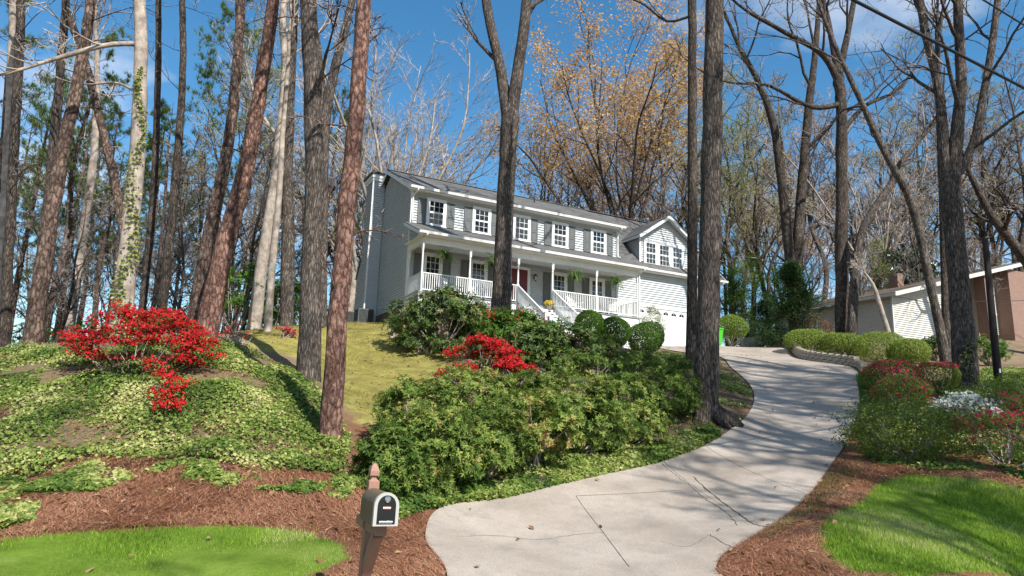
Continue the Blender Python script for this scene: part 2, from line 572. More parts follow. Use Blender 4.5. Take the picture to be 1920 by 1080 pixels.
BED_M = [G(*q)[:2] for q in [(800, 955), (950, 937), (1100, 900), (1250, 867), (1351, 822), (1400, 785), (1410, 735), (1371, 692), (1330, 670), (1250, 660), (1100, 655), (900, 680), (800, 720), (700, 800), (680, 900)]]
IVY_R = [G(*q)[:2] for q in [(1640, 880), (1920, 905), (1990, 905), (1990, 690), (1850, 690), (1740, 730), (1620, 740), (1612, 830)]]


def smooth01(x, a, b):
    t = np.clip((x - a) / (b - a), 0, 1)
    return t * t * (3 - 2 * t)


def axis(lo, hi, fine_lo, fine_hi, fine, coarse):
    a = list(np.arange(fine_lo, fine_hi, fine))
    x = fine_lo; st = fine
    while x > lo:
        st = min(st * 1.25, coarse); x -= st; a.insert(0, x)
    x = a[-1]; st = fine
    while x < hi:
        st = min(st * 1.25, coarse); x += st; a.append(x)
    return np.array(a)


def build_ground():
    gx = axis(-260, 260, -13, 20, .22, 12); gy = axis(-60, 300, 5, 42, .22, 12)
    X, Y = np.meshgrid(gx, gy)
    Z = tz(X, Y)
    far = smooth01(np.hypot(X, Y - 30), 75, 170)
    Z = Z * (1 - far) + far * (3.0 - 6.0 * smooth01(np.hypot(X, Y), 100, 280))
    B = X * T[0] + Y * T[1]
    Z = np.where(B < 5.5, np.minimum(Z, -.22), Z)
    dd = poly_dist(X, Y, DRIVE)
    Z = Z - .14 * smooth01(dd, -.05, .25)
    foot = [hp(.1, .3, 0)[:2], hp(20.6, 2.2, 0)[:2], hp(20.6, 9.8, 0)[:2], hp(.1, 9.8, 0)[:2]]
    r = np.random.default_rng(3)
    k = len(gx)
    mb = MB()
    i = np.arange(len(gy) - 1)[:, None]; j = np.arange(k - 1)[None]
    F = np.stack([i * k + j, i * k + j + 1, (i + 1) * k + j + 1, (i + 1) * k + j], -1).reshape(-1, 4)
    near = (np.abs(X) < 25) & (Y < 45)
    bump = np.zeros_like(Z)
    for sc, am in ((1.3, .035), (3.1, .02), (.55, .05)):
        ph = r.uniform(0, 6, 4)
        bump += am * np.sin(X * sc + ph[0] + 1.3 * np.sin(Y * sc * .7 + ph[1])) * np.sin(Y * sc * 1.1 + ph[2] + 1.1 * np.sin(X * sc * .6 + ph[3]))
    Z = Z + bump * near * (1 - smooth01(dd, -1.2, -.2)) * smooth01(B, 6, 8)
    mb.add(np.stack([X, Y, Z], -1).reshape(-1, 3), F)
    me = mb.mesh('ground', True)
    for nm, poly, soft in (('lawn', None, .12), ('moss', MOSS, .8), ('ivy', IVY, .7), ('bed', BED_M, .4)):
        if poly is None:
            d = np.maximum(poly_dist(X, Y, LAWN_L), poly_dist(X, Y, LAWN_R))
        else:
            d = poly_dist(X, Y, poly)
        a = me.attributes.new(nm, 'FLOAT', 'POINT'); a.data.foreach_set('value', np.clip(d / soft * .5 + .5, 0, 1).astype(np.float32).ravel())
    dh = np.hypot(X - 2, Y - 12)
    straw = (1 - smooth01(B, 13.5, 17)) * smooth01(B, 5, 6)
    a = me.attributes.new('straw', 'FLOAT', 'POINT'); a.data.foreach_set('value', straw.astype(np.float32).ravel())
    return me


def mat_ground():
    m, n, l, p = new_mat('ground_cover')
    tc = N(n, 'TexCoord')

    def noise(scale, detail=6.0, rough=.6):
        k = N(n, 'TexNoise', Scale=scale, Detail=detail, Roughness=rough); l.new(tc.outputs['Object'], k.inputs['Vector']); return k
    fine = noise(28.0, 6, .7); mid = noise(2.2, 7, .65); big = noise(.5, 5)
    vo = N(n, 'TexVoronoi', Scale=14.0); l.new(tc.outputs['Object'], vo.inputs['Vector'])
    lit = ramp(n, [(.25, (.09, .062, .04)), (.5, (.21, .15, .095)), (.72, (.33, .25, .17))]); l.new(fine.outputs['Fac'], lit.inputs[0])
    straw = ramp(n, [(.25, (.085, .036, .02)), (.5, (.20, .09, .05)), (.75, (.32, .17, .10))]); l.new(fine.outputs['Fac'], straw.inputs[0])
    lawn = ramp(n, [(.25, (.08, .13, .014)), (.5, (.14, .22, .025)), (.75, (.21, .28, .055))]); l.new(mid.outputs['Fac'], lawn.inputs[0])
    moss = ramp(n, [(.25, (.14, .115, .035)), (.5, (.25, .22, .06)), (.75, (.36, .32, .11))]); l.new(mid.outputs['Fac'], moss.inputs[0])
    soil = ramp(n, [(.25, (.08, .06, .032)), (.5, (.18, .135, .075)), (.75, (.29, .22, .13))]); l.new(fine.outputs['Fac'], soil.inputs[0])
    bed = ramp(n, [(.25, (.05, .035, .022)), (.5, (.11, .08, .05)), (.75, (.18, .135, .085))]); l.new(fine.outputs['Fac'], bed.inputs[0])

    def mask(attr, amp, tight):
        a = N(n, 'Attribute', attribute_name=attr)
        s = N(n, 'Math', operation='MULTIPLY_ADD'); s.inputs[1].default_value = amp; s.inputs[2].default_value = -amp / 2
        l.new(mid.outputs['Fac'], s.inputs[0])
        ad = N(n, 'Math', operation='ADD'); l.new(a.outputs['Fac'], ad.inputs[0]); l.new(s.outputs[0], ad.inputs[1])
        r = ramp(n, [(.5 - tight, (0,)), (.5 + tight, (1,))]); l.new(ad.outputs[0], r.inputs[0])
        return r.outputs[0]
    cur = lit.outputs[0]
    for attr, src, amp, tight in (('straw', straw, .6, .3), ('bed', bed, .5, .2), ('ivy', soil, .8, .3), ('moss', moss, .9, .12), ('lawn', lawn, .3, .12)):
        mx = N(n, 'Mix', data_type='RGBA'); l.new(mask(attr, amp, tight), mx.inputs[0]); l.new(cur, mx.inputs[6]); l.new(src.outputs[0], mx.inputs[7]); cur = mx.outputs[2]
    v = ramp(n, [(.3, (.72,)), (.7, (1.2,))]); l.new(big.outputs['Fac'], v.inputs[0])
    mu = N(n, 'Mix', data_type='RGBA', blend_type='MULTIPLY'); mu.inputs[0].default_value = 1; l.new(cur, mu.inputs[6]); l.new(v.outputs[0], mu.inputs[7])
    l.new(mu.outputs[2], p.inputs['Base Color'])
    p.inputs['Roughness'].default_value = .95; p.inputs['Specular IOR Level'].default_value = .1
    b = N(n, 'Bump', Strength=.9, Distance=.05); l.new(fine.outputs['Fac'], b.inputs['Height']); l.new(b.outputs[0], p.inputs['Normal'])
    return m


M['ground'] = mat_ground()
tag(obj('ground', build_ground(), M['ground']), kind='structure')


# road and kerb
def strip(b0, b1, z0, z1, a0=-90, a1=120, n=2):
    mb = MB(); v = []
    for a in np.linspace(a0, a1, n):
        for b, z in ((b0, z0), (b1, z1)):
            q = S * a + T * b; v.append((q[0], q[1], z))
    return mb.add(v, [(2 * i, 2 * i + 2, 2 * i + 3, 2 * i + 1) for i in range(n - 1)])


tag(strip(-3.2, 5.36, -.13, -.13).build('road', M['asphalt']), kind='structure')
for a0, a1 in ((-60, 1.2), (7.8, 60)):
    mb = MB()
    step = 3.0
    for a in np.arange(a0, a1, step):
        e = min(a + step - .012, a1)
        v = []
        for aa in (a, e):
            for b, z in ((5.34, -.2), (5.36, .0), (5.40, .025), (5.52, .03), (5.55, -.2)):
                q = S * aa + T * b; v.append((q[0], q[1], z))
        mb.add(v, [(i, i + 5, i + 6, i + 1) for i in range(4)])
        mb.add(v, [(0, 1, 2, 3, 4)][::1])
    tag(mb.build('kerb', M['kerb']), kind='structure')


# driveway: a dirt base with separate concrete slabs on it
def drive_pt(k, w):
    """k in [0, NSEG-1] along, w in [0,1] across -> plan point."""
    k = np.asarray(k, float); i = np.clip(k.astype(int), 0, NSEG - 2); f = (k - i)[..., None]
    L = DLs[i] * (1 - f) + DLs[i + 1] * f; R_ = DRs[i] * (1 - f) + DRs[i + 1] * f
    w = np.asarray(w)[..., None]
    return L * (1 - w) + R_ * w


def drive_sheet(k0, k1, w0, w1, nk, nw, dz, skirt):
    """k0, k1: (left, right) stations of the two end joints."""
    tt, ww = np.meshgrid(np.linspace(0, 1, nk), np.linspace(w0, w1, nw), indexing='ij')
    st = np.arange(NSEG)
    kl = k0[0] * (1 - tt) + k1[0] * tt; kr = k0[1] * (1 - tt) + k1[1] * tt
    side = lambda E_, q: np.stack([np.interp(q, st, E_[:, 0]), np.interp(q, st, E_[:, 1])], -1)
    P_ = side(DLs, kl) * (1 - ww[..., None]) + side(DRs, kr) * ww[..., None]
    z = tz(P_[..., 0], P_[..., 1]) + dz
    V = np.concatenate([P_, z[..., None]], -1)
    mb = MB()
    i = np.arange(nk - 1)[:, None]; j = np.arange(nw - 1)[None]
    mb.add(V.reshape(-1, 3), np.stack([i * nw + j, i * nw + j + 1, (i + 1) * nw + j + 1, (i + 1) * nw + j], -1).reshape(-1, 4))
    rim = np.concatenate([V[:, 0], V[-1, 1:], V[::-1, -1][1:], V[0, ::-1][1:-1]])
    m_ = len(rim); low = rim.copy(); low[:, 2] -= skirt
    mb.add(np.vstack([rim, low]), [(q, (q + 1) % m_, m_ + (q + 1) % m_, m_ + q) for q in range(m_)])
    return mb


drive = tag(drive_sheet((0, 0), (NSEG - 1, NSEG - 1), .004, .996, 130, 12, .008, .25).build('driveway', M['joint']), kind='structure')
CUTS = [(0, 0), (59, 37.3), (66, 52), (73, 63), (80, 73), (88, 84), (97, 95), (106, 106), (115, 117), (NSEG - 1, NSEG - 1)]
for (a0_, a1_) in zip(CUTS[:-1], CUTS[1:]):
    e = .03
    first = a0_ == (0, 0)
    drive_sheet((a0_[0] + e, a0_[1] + e), (a1_[0] - e, a1_[1] - e), 0, 1, 60 if first else 14, 14 if first else 10, .032, .03).build('slab', M['concrete'], drive, True)


def crack(name, pts, w, jag, seed):
    """A dark open joint or crack across the concrete, through surveyed points."""
    r = np.random.default_rng(seed)
    Q = np.array([G(*p)[:2] for p in pts])
    n = max(8, int(np.linalg.norm(np.diff(Q, axis=0), axis=1).sum() / .07))
    L = spline(Q, n) if len(Q) > 2 else Q[0] + (Q[1] - Q[0]) * np.linspace(0, 1, n)[:, None]
    L = L + r.normal(0, jag, L.shape)
    tg = unit(np.gradient(L, axis=0)); nn = np.stack([-tg[:, 1], tg[:, 0]], 1)
    ww = w * r.uniform(.5, 1.4, n)[:, None] if jag else np.full((n, 1), w)
    A = np.vstack([L - nn * ww / 2, L + nn * ww / 2])
    V = np.column_stack([A, tz(A[:, 0], A[:, 1]) + .0365])
    mb = MB().add(V, [(i, i + 1, n + i + 1, n + i) for i in range(n - 1)])
    return mb.build(name, M['joint'], drive)


crack('joint', [(1080, 934), (1180, 930), (1292, 922)], .011, 0, 1)
crack('joint', [(1080, 934), (1128, 1000), (1180, 1070)], .009, 0, 2)
crack('crack', [(1240, 872), (1262, 890), (1290, 912), (1330, 944), (1362, 966), (1385, 990)], .014, .012, 3)
crack('crack', [(1300, 898), (1340, 934), (1385, 968), (1410, 986), (1436, 993)], .028, .008, 4)
crack('crack', [(858, 1012), (930, 1010), (1010, 1017), (1080, 1008), (1132, 1004)], .007, .010, 5)
crack('crack', [(1332, 1008), (1350, 1020), (1372, 1031)], .013, .010, 6)
crack('crack', [(1240, 1020), (1290, 1030), (1332, 1008)], .006, .010, 7)

# ------------------------------------------------------------------ the house
house = thing('house', 'grey two storey house with white porch, dark shutters and a garage wing up the hill', 'house', HO, YAW)
EXPO = .14


def lap_siding(face, c0, clip, h0, h1, bits=None):
    """Lapped boards on a wall. face: 'front' (-y at y=c0), 'left' (-x at x=c0) or 'right' (+x). clip(h) -> (a0, a1)."""
    mb = MB()
    h = h0
    sg = 1 if face == 'right' else -1
    while h < h1 - 1e-4:
        e = min(h + EXPO, h1)
        a0, a1 = clip(h); b0, b1 = clip(e)
        if a1 - a0 > .01:
            def pt(a, o, z):
                o -= .056                      # board butts end flush with the wall plane c0
                return (a, c0 + sg * o, z) if face == 'front' else (c0 + sg * o, a, z)
            if b1 < b0: b0 = b1 = (b0 + b1) / 2
            mb.add([pt(a0, .001, h), pt(a1, .001, h), pt(a1, .058, h), pt(a0, .058, h), pt(b1, .004, e), pt(b0, .004, e)],
                   [(0, 1, 2, 3)])
            mb.f.append(np.array([[3, 2, 4, 5]]) + mb.n - 6)
        h = e
    return mb


rect = lambda a, b: (lambda h: (a, b))
lap_siding('front', 2.0, rect(-.03, 12.88), 0.0, 5.62).build('front_wall', M['siding'], house)
gab = lambda h: (2.0, 10.0) if h < 5.6 else (2.0 + (h - 5.6) / .51, 10.0 - (h - 5.6) / .51)
lap_siding('left', -.05, gab, -.32, 7.6).build('gable_wall', M['siding'], house)
MB().box(.02, 12.86, 2.075, 9.98, -.3, 5.6).build('wall_core', M['siding'], house)
lap_siding('front', 2.0, rect(12.92, 20.9), 1.32, 3.3).build('garage_wall', M['siding'], house)
mb = MB().box(12.92, 20.9, 2.075, 9.9, -1.3, 3.3)
mb.prism([(2.2, 3.3), (9.8, 3.3), (6, 7.3)], 0, 12.95, 20.85)
mb.build('garage_core', M['siding'], house)
mb = MB().box(-.02, 12.86, 2.05, 9.95, -2.4, -.3)
mb.build('foundation', mat_plain('painted_foundation', (.16, .12, .095), .9, .1, .25, 9.0, .3, 40), house)
MB().box(-.08, .10, 1.86, 2.04, -2.2, -.32).build('foundation_pier', M['trim'], house)
# corner boards, frieze
for x0, x1, y0, y1, z0, z1 in ((-.075, .045, 1.955, 1.998, 0, 5.6), (12.80, 12.91, 1.955, 1.998, 0, 5.55), (-.077, -.052, 1.998, 2.09, -.32, 5.6)):
    MB().box(x0, x1, y0, y1, z0, z1).build('corner_board', M['trim'], house)
MB().box(-.05, 12.9, 1.965, 1.999, 5.44, 5.60).build('frieze_board', M['siding'], house)


def slab_roof(eave, ridge, thick):
    (y0, z0), (y1, z1) = eave, ridge
    return [(y0, z0), (y1, z1), (y1, z1 - thick), (y0, z0 - thick)]


roof = MB()
roof.prism(slab_roof((1.58, 5.74), (6, 7.98), .05), 0, -.27, 13.16)
roof.prism(slab_roof((10.42, 5.74), (6, 7.979), .05), 0, -.27, 13.16)
roof_o = roof.build('roof', M['shingle'], house)
mb = MB()
mb.prism(slab_roof((1.60, 3.44), (6, 7.95), .05), 0, 13.0, 21.2)
mb.prism(slab_roof((10.4, 3.44), (6, 7.949), .05), 0, 13.0, 21.2)
mb.build('garage_roof', M['shingle'], house)
mb = MB().beam((-.27, 6, 7.99), (21.2, 6, 7.97), .24, .03)
mb.build('ridge_cap', M['shingle'], house)
MB().tube([(8.6, 4.6, 7.2), (8.6, 4.6, 7.62)], [.045, .045], 10, cap=True).build('vent_pipe', M['black'], house)
# soffits, fascias, gutters
mb = MB().box(-.22, 13.1, 1.62, 2.0, 5.56, 5.60); mb.build('soffit', M['trim'], house)
mb = MB().box(-.24, 13.13, 1.60, 1.63, 5.53, 5.70); mb.build('fascia', M['trim'], house)


def gutter(x0, x1, y, z):
    mb = MB().prism([(y, z), (y, z - .05), (y - .03, z - .115), (y - .10, z - .125), (y - .125, z - .03), (y - .135, z), (y - .115, z), (y - .105, z - .09), (y - .02, z - .09), (y - .015, z)], 0, x0, x1)
    return mb.build('gutter', M['trim'], house)


gutter(-.26, 13.16, 1.595, 5.735)
for y, z, sl in ((1.58, 5.74, .507), (10.42, 5.74, .507)):
    mb = MB(); mb.beam((-.262, y, z - .14), (-.262, 6, 7.98 - .14), .03, .20); mb.build('rake_board', M['trim'], house)
mb = MB(); mb.beam((-.16, 1.62, 5.60), (-.16, 6, 7.81), .19, .02); mb.build('rake_soffit', M['siding'], house)
mb = MB().box(13.0, 21.1, 1.64, 2.0, 3.26, 3.30); mb.build('soffit', M['trim'], house)
mb = MB().box(13.2, 21.1, 1.61, 1.64, 3.24, 3.40); mb.build('fascia', M['trim'], house)
gutter(13.2, 21.25, 1.605, 3.43)
mb = MB(); mb.beam((21.19, 1.6, 3.32), (21.19, 6, 7.83), .03, .2); mb.build('rake_board', M['trim'], house)


def pipe(pts, name='downspout'):
    mb = MB()
    P_ = spline(pts, 4 * len(pts)) if len(pts) > 2 else np.array(pts)
    mb.tube(P_, [.042] * len(P_), 8, cap=True)
    return mb.build(name, M['trim'], house, True)


pipe([(.12, 1.53, 5.62), (.12, 1.55, 5.52), (.03, 1.85, 5.34), (.02, 1.92, 5.2), (.02, 1.92, 4.5), (.02, 1.92, 3.95)])
pipe([(12.86, 1.53, 5.62), (12.86, 1.55, 5.52), (12.86, 1.85, 5.34), (12.86, 1.92, 5.2), (12.86, 1.92, 4.5), (12.86, 1.9, 3.93), (12.9, 1.75, 3.86)])
pipe([(20.95, 1.55, 3.33), (20.9, 1.6, 3.2), (20.85, 1.92, 3.0), (20.85, 1.94, 2.0), (20.85, 1.94, -1.1)])

# dormer over the garage
mb = lap_siding('front', 2.1, lambda h: (14.62, 18.78) if h < 5.52 else (14.62 + (h - 5.52) / .70, 18.78 - (h - 5.52) / .70), 3.72, 7.0)
mb.build('dormer_wall', M['siding'], house)
for xx, fc in ((14.62, 'left'), (18.78, 'right')):
    lap_siding(fc, xx, lambda h: (2.1, max(2.1, 1.60 + (h - 3.44) / 1.025)), 3.8, 5.5).build('dormer_cheek', M['siding'], house)
MB().box(14.70, 18.70, 2.18, 3.6, 3.9, 5.45).build('dormer_core', M['siding'], house)
mb = MB()
for sx in (-1, 1):
    xa, xe = 16.7, 16.7 + sx * 2.32
    mb.prism([(xa, 7.14), (xe, 5.555), (xe, 5.50), (xa, 7.085)][::sx], 1, 1.72, 5.3) if False else None
    pts = [(xa, 7.14), (xe, 5.555), (xe, 5.505), (xa, 7.09)]
    v = [(x, y, z) for y in (1.72, 5.3) for x, z in pts]
    mb.add(v, [(0, 1, 2, 3), (7, 6, 5, 4), (0, 4, 5, 1), (1, 5, 6, 2), (2, 6, 7, 3), (3, 7, 4, 0)])
mb.build('dormer_roof', M['shingle'], house)
for sx in (-1, 1):
    mb = MB(); mb.beam((16.7 + sx * .0, 1.735, 7.0), (16.7 + sx * 2.32, 1.735, 5.415), .03, .20, (0, -1, 0.0001) if False else (0, 0, 1)); mb.build('dormer_rake', M['trim'], house)
    MB().box(min(16.7 + sx * 2.33, 16.7 + sx * 2.305), max(16.7 + sx * 2.33, 16.7 + sx * 2.305), 1.72, 3.7, 5.36, 5.51).build('dormer_fascia', M['trim'], house)
    mb = MB(); mb.beam((16.7, 1.92, 6.98), (16.7 + sx * 2.28, 1.92, 5.42), .36, .015); mb.build('dormer_soffit', M['siding'], house)
    x0 = 14.58 if sx < 0 else 18.70
    MB().box(x0, x0 + .12, 2.06, 2.098, 3.72, 5.5).build('corner_board', M['trim'], house)

# chimney
ch = lap_siding('left', -.75, lambda h: (6.95, 9.2 if h < 2.1 else (8.42 if h > 3.1 else 9.2 - (h - 2.1) * .78)), -1.0, 7.6).build('chimney', M['siding'], house)
lap_siding('front', 6.95, rect(-.75, -.05), -1.0, 7.6).build('chimney_front', M['siding'], ch)
mb = MB().box(-.67, -.03, 7.03, 8.40, 2.6, 7.85).box(-.67, -.03, 7.03, 9.18, -1.3, 2.1); mb.build('chimney_core', M['siding'], ch)
mb = MB().prism([(9.22, 2.05), (9.28, 2.12), (8.45, 3.2), (8.40, 3.13)], 0, -.78, -.05); mb.build('chimney_shoulder', M['black'], ch)
MB().box(-.79, -.02, 6.92, 6.99, -1.0, -.99).box(-.785, -.69, 6.915, 6.948, -1.0, 7.6).build('chimney_corner', M['trim'], ch)
MB().box(-.80, -.03, 6.90, 8.47, 7.55, 7.72).box(-.84, -.03, 6.86, 8.51, 7.72, 7.94).build('chimney_band', M['trim'], ch)
MB().box(-.92, .02, 6.78, 8.59, 7.94, 8.05).box(-.6, -.2, 7.3, 8.1, 8.05, 8.16).build('chimney_cap', M['black'], ch)


def window(xc, z0, z1, w, y, rows=2, blind=True, casing=.13, parent=house, cols=3, sill=True):
    """Double-hung sash window with muntins on the wall at y (facing -y)."""
    x0, x1 = xc - w / 2, xc + w / 2
    mb = MB()
    mb.box(x0 - casing, x0, y - .062, y + .01, z0 - .04, z1 + casing); mb.box(x1, x1 + casing, y - .062, y + .01, z0 - .04, z1 + casing)
    mb.box(x0, x1, y - .062, y + .01, z1, z1 + casing); mb.box(x0, x1, y - .062, y + .01, z0 - .04, z0)
    wd = mb.build('window', M['trim'], parent)
    if sill:
        MB().box(x0 - casing - .03, x1 + casing + .03, y - .10, y - .002, z0 - .085, z0 - .042).build('sill', M['trim'], wd)
    MB().box(x0, x1, y - .018, y - .006, z0, z1).build('painted_shade', M['painted_shade'], wd)  # thin dark panel painted as the shade of an unlit interior
    zm = (z0 + z1) / 2
    if blind:
        b = MB()
        zz = z0
        top = zm + .05 if blind == 1 else z1
        while zz < top:
            b.add([(x0, y - .024, zz), (x1, y - .024, zz), (x1, y - .034, zz + .028), (x0, y - .034, zz + .028)], [(0, 1, 2, 3)]); zz += .034
        b.build('blind', M['blind'], wd)
    for k, (a, b_) in enumerate(((z0, zm), (zm, z1))):
        yy = y - .040 - .008 * k
        s_ = MB()
        for xa, xb in ((x0, x0 + .045), (x1 - .045, x1)): s_.box(xa, xb, yy - .008, yy + .004, a, b_)
        s_.box(x0 + .045, x1 - .045, yy - .008, yy + .004, a, a + .045); s_.box(x0 + .045, x1 - .045, yy - .008, yy + .004, b_ - .045, b_)
        for c in range(1, cols):
            xx = x0 + (x1 - x0) * c / cols; s_.box(xx - .011, xx + .011, yy - .006, yy + .002, a + .045, b_ - .045)
        for r_ in range(1, rows):
            zz = a + (b_ - a) * r_ / rows; s_.box(x0 + .045, x1 - .045, yy - .0065, yy + .0025, zz - .011, zz + .011)
        s_.build('sash', M['trim'], wd)
        g = MB().add([(x0 + .04, yy, a + .04), (x1 - .04, yy, a + .04), (x1 - .04, yy, b_ - .04), (x0 + .04, yy, b_ - .04)], [(0, 1, 2, 3)])
        g.build('pane', M['glass'], wd)
    return wd


def shutter(x0, x1, z0, z1, y):
    mb = MB()
    st = .07
    mb.box(x0, x0 + st, y - .055, y - .02, z0, z1); mb.box(x1 - st, x1, y - .055, y - .02, z0, z1)
    zm = z0 + (z1 - z0) * .47
    for a, b in ((z0, z0 + .1), (zm - .05, zm + .05), (z1 - .09, z1)): mb.box(x0 + st, x1 - st, y - .055, y - .02, a, b)
    sh = mb.build('shutter', M['shutter'], house)
    for a, b in ((z0 + .1, zm - .05), (zm + .05, z1 - .09)):
        p_ = MB().box(x0 + st, x1 - st, y - .036, y - .022, a, b)
        p_.box(x0 + st + .035, x1 - st - .035, y - .048, y - .036, a + .035, b - .035)
        p_.build('shutter_panel', M['shutter'], sh)
    return sh


for xc, bl_ in ((1.33, 1), (3.93, 0), (6.38, 2), (8.86, 1), (11.5, 1)):
    window(xc, 3.98, 5.26, .84, 2.0, blind=bl_)
    shutter(xc - 1.02, xc - .57, 3.93, 5.27, 2.0); shutter(xc + .57, xc + 1.02, 3.93, 5.27, 2.0)
for xc in (1.28, 3.86, 8.85, 11.42):
    window(xc, .28, 2.30, .76, 2.0, rows=3, blind=0 if xc < 12 else 1, casing=.16)
    shutter(xc - 1.0, xc - .55, .22, 2.36, 2.0); shutter(xc + .55, xc + 1.0, .22, 2.36, 2.0)
for xc in (15.45, 16.5, 17.55):
    window(xc, 3.88, 5.22, .78, 2.1, rows=2, blind=2, casing=.135, sill=False)
MB().box(14.9, 18.1, 2.01, 2.098, 3.74, 3.83).build('dormer_sill', M['trim'], house)

# front door with trim
mb = MB()
for x0, x1, z0, z1 in ((5.66, 5.82, 0, 2.45), (6.82, 6.98, 0, 2.45), (5.82, 6.82, 2.30, 2.45)): mb.box(x0, x1, 1.93, 2.0, z0, z1)
dr = mb.build('door_frame', M['trim'], house)
mb = MB().box(5.82, 6.82, 1.965, 1.985, .02, 2.30)
for x0, x1 in ((5.93, 6.27), (6.37, 6.71)):
    for z0, z1 in ((.2, .85), (1.0, 1.6), (1.75, 2.12)): mb.box(x0, x1, 1.95, 1.965, z0, z1)
dd_ = mb.build('door', M['door'], house)
MB().tube([(6.74, 1.965, 1.0), (6.74, 1.92, 1.0)], [.02, .03], 8, cap=True).build('door_knob', mat_plain('brass', (.6, .42, .15), .25, .5, .1, 5, metal=1.0), dd_)
# wall lantern
mb = MB().box(7.22, 7.32, 1.96, 1.98, 1.86, 2.12).beam((7.27, 1.97, 2.08), (7.27, 1.84, 2.14), .025, .025)
mb.lathe([(.0, .13), (.03, .10), (.10, .0), (.085, -.01)], (7.27, 1.84, 2.02), 6)
for k in range(6):
    a = math.pi / 3 * k
    mb.beam((7.27 + .08 * math.cos(a), 1.84 + .08 * math.sin(a), 2.02), (7.27 + .05 * math.cos(a), 1.84 + .05 * math.sin(a), 1.78), .012, .012)
mb.lathe([(.06, .0), (.055, -.03), (.0, -.07)], (7.27, 1.84, 1.78), 6)
ln = mb.build('wall_lantern', M['black'], house)
MB().lathe([(.072, 0), (.046, -.23)], (7.27, 1.84, 2.01), 6).build('lantern_glass', M['glass'], ln)

# porch
mb = MB()
k = -.16
while k < 12.95:
    mb.box(k, min(k + .137, 12.95), -.16, 1.97, -.04, 0); k += .14
mb.build('porch_floor', M['porchfloor'], house)
mb = MB().box(-.12, 12.93, -.10, -.06, -.36, -.04).box(-.12, -.08, -.06, 1.95, -.36, -.04).box(12.89, 12.93, -.06, 1.95, -.36, -.04)
mb.build('porch_skirt_board', M['trim'], house)
mb = MB()
for a in np.arange(-.1, 12.9, .11):
    if 5.1 < a < 7.3: continue
    mb.box(a, a + .05, -.085, -.075, -2.5, -.37)
for z in np.arange(-2.5, -.4, .11):
    mb.box(-.1, 5.15, -.0745, -.066, z, z + .05); mb.box(7.3, 12.9, -.0745, -.066, z, z + .05)
for a in np.arange(-.05, 1.9, .11): mb.box(-.10, -.09, a, a + .05, -2.2, -.37)
for z in np.arange(-2.2, -.4, .11): mb.box(-.0895, -.081, -.05, 1.9, z, z + .05)
mb.build('lattice', M['trim'], house)
MB().box(-.05, 12.85, .1, 1.8, -2.6, -.5).build('under_porch_shade', M['painted_shade'], house)  # dark box standing in for the shade behind the lattice
MB().box(-.28, 13.05, -.2, 1.98, 2.66, 2.69).build('porch_ceiling', M['trim'], house)
mb = MB().box(-.08, 12.9, -.07, .07, 2.36, 2.66).box(-.08, .06, .07, 1.95, 2.36, 2.66).box(12.76, 12.9, .07, 1.95, 2.36, 2.66)
mb.build('porch_beam', M['trim'], house)
mb = MB().prism(slab_roof((-.42, 2.87), (2.0, 3.90), .05), 0, -.36, 13.14)
mb.build('porch_roof', M['shingle'], house)
MB().box(-.34, 13.12, -.40, -.37, 2.68, 2.84).box(-.34, 13.12, -.37, -.08, 2.665, 2.69).build('porch_fascia', M['trim'], house)
gutter(-.36, 13.16, -.405, 2.86)
mb = MB(); mb.beam((-.345, -.4, 2.75), (-.345, 2.0, 3.77), .03, .17); mb.build('rake_board', M['trim'], house)
mb = MB(); mb.beam((13.13, -.4, 2.75), (13.13, 2.0, 3.77), .03, .17); mb.build('rake_board', M['trim'], house)
lap_siding('left', -.06, lambda h: (max(-.3, (h - 2.78) / .425 - .3), 2.0), 2.66, 3.7).build('porch_gable', M['siding'], house)
pipe([(.02, -.47, 2.76), (.02, -.45, 2.66), (-.02, -.14, 2.5), (-.02, -.11, 2.35), (-.02, -.11, 1.5), (-.02, -.11, -.3)])
pipe([(12.95, -.47, 2.76), (12.95, -.45, 2.66), (12.86, -.14, 2.5), (12.86, -.11, 2.35), (12.86, -.11, 1.5), (12.86, -.11, -1.2)])
mb = MB().box(-.055, .055, -.055, .055, -.02, 1.0).box(-.055, .055, -.055, .055, 2.02, 2.36).box(-.075, .075, -.075, .075, 2.30, 2.36).box(-.07, .07, -.07, .07, -.02, .1)
mb.lathe([(.05, 1.0), (.035, 1.04), (.05, 1.09), (.048, 1.2), (.036, 1.85), (.05, 1.9), (.036, 1.94), (.05, 2.02)], (0, 0, 0), 12)
post_me = mb.mesh('porch_post')
for a, b in ((0, 0), (2.5, 0), (5.2, 0), (7.25, 0), (10.03, 0), (12.8, 0), (0, 1.92)):
    o = obj('porch_post', post_me, M['trim'], house); o.location = (a, b, 0)
bal_me = MB().box(-.018, .018, -.018, .018, 0, .77).mesh('baluster')


def railing(p, q, n):
    p = np.array(p, float); q = np.array(q, float)
    mb = MB()
    e = (0, 0, .93); b = (0, 0, .125)
    mb.beam(p + e, q + e, .075, .045); mb.beam(p + b, q + b, .05, .05)
    r_ = mb.build('railing', M['trim'], house)
    for i in range(n):
        f = (i + .5) / n
        o = obj('baluster', bal_me, M['trim'], r_); o.location = p * (1 - f) + q * f + np.array([0, 0, .14])


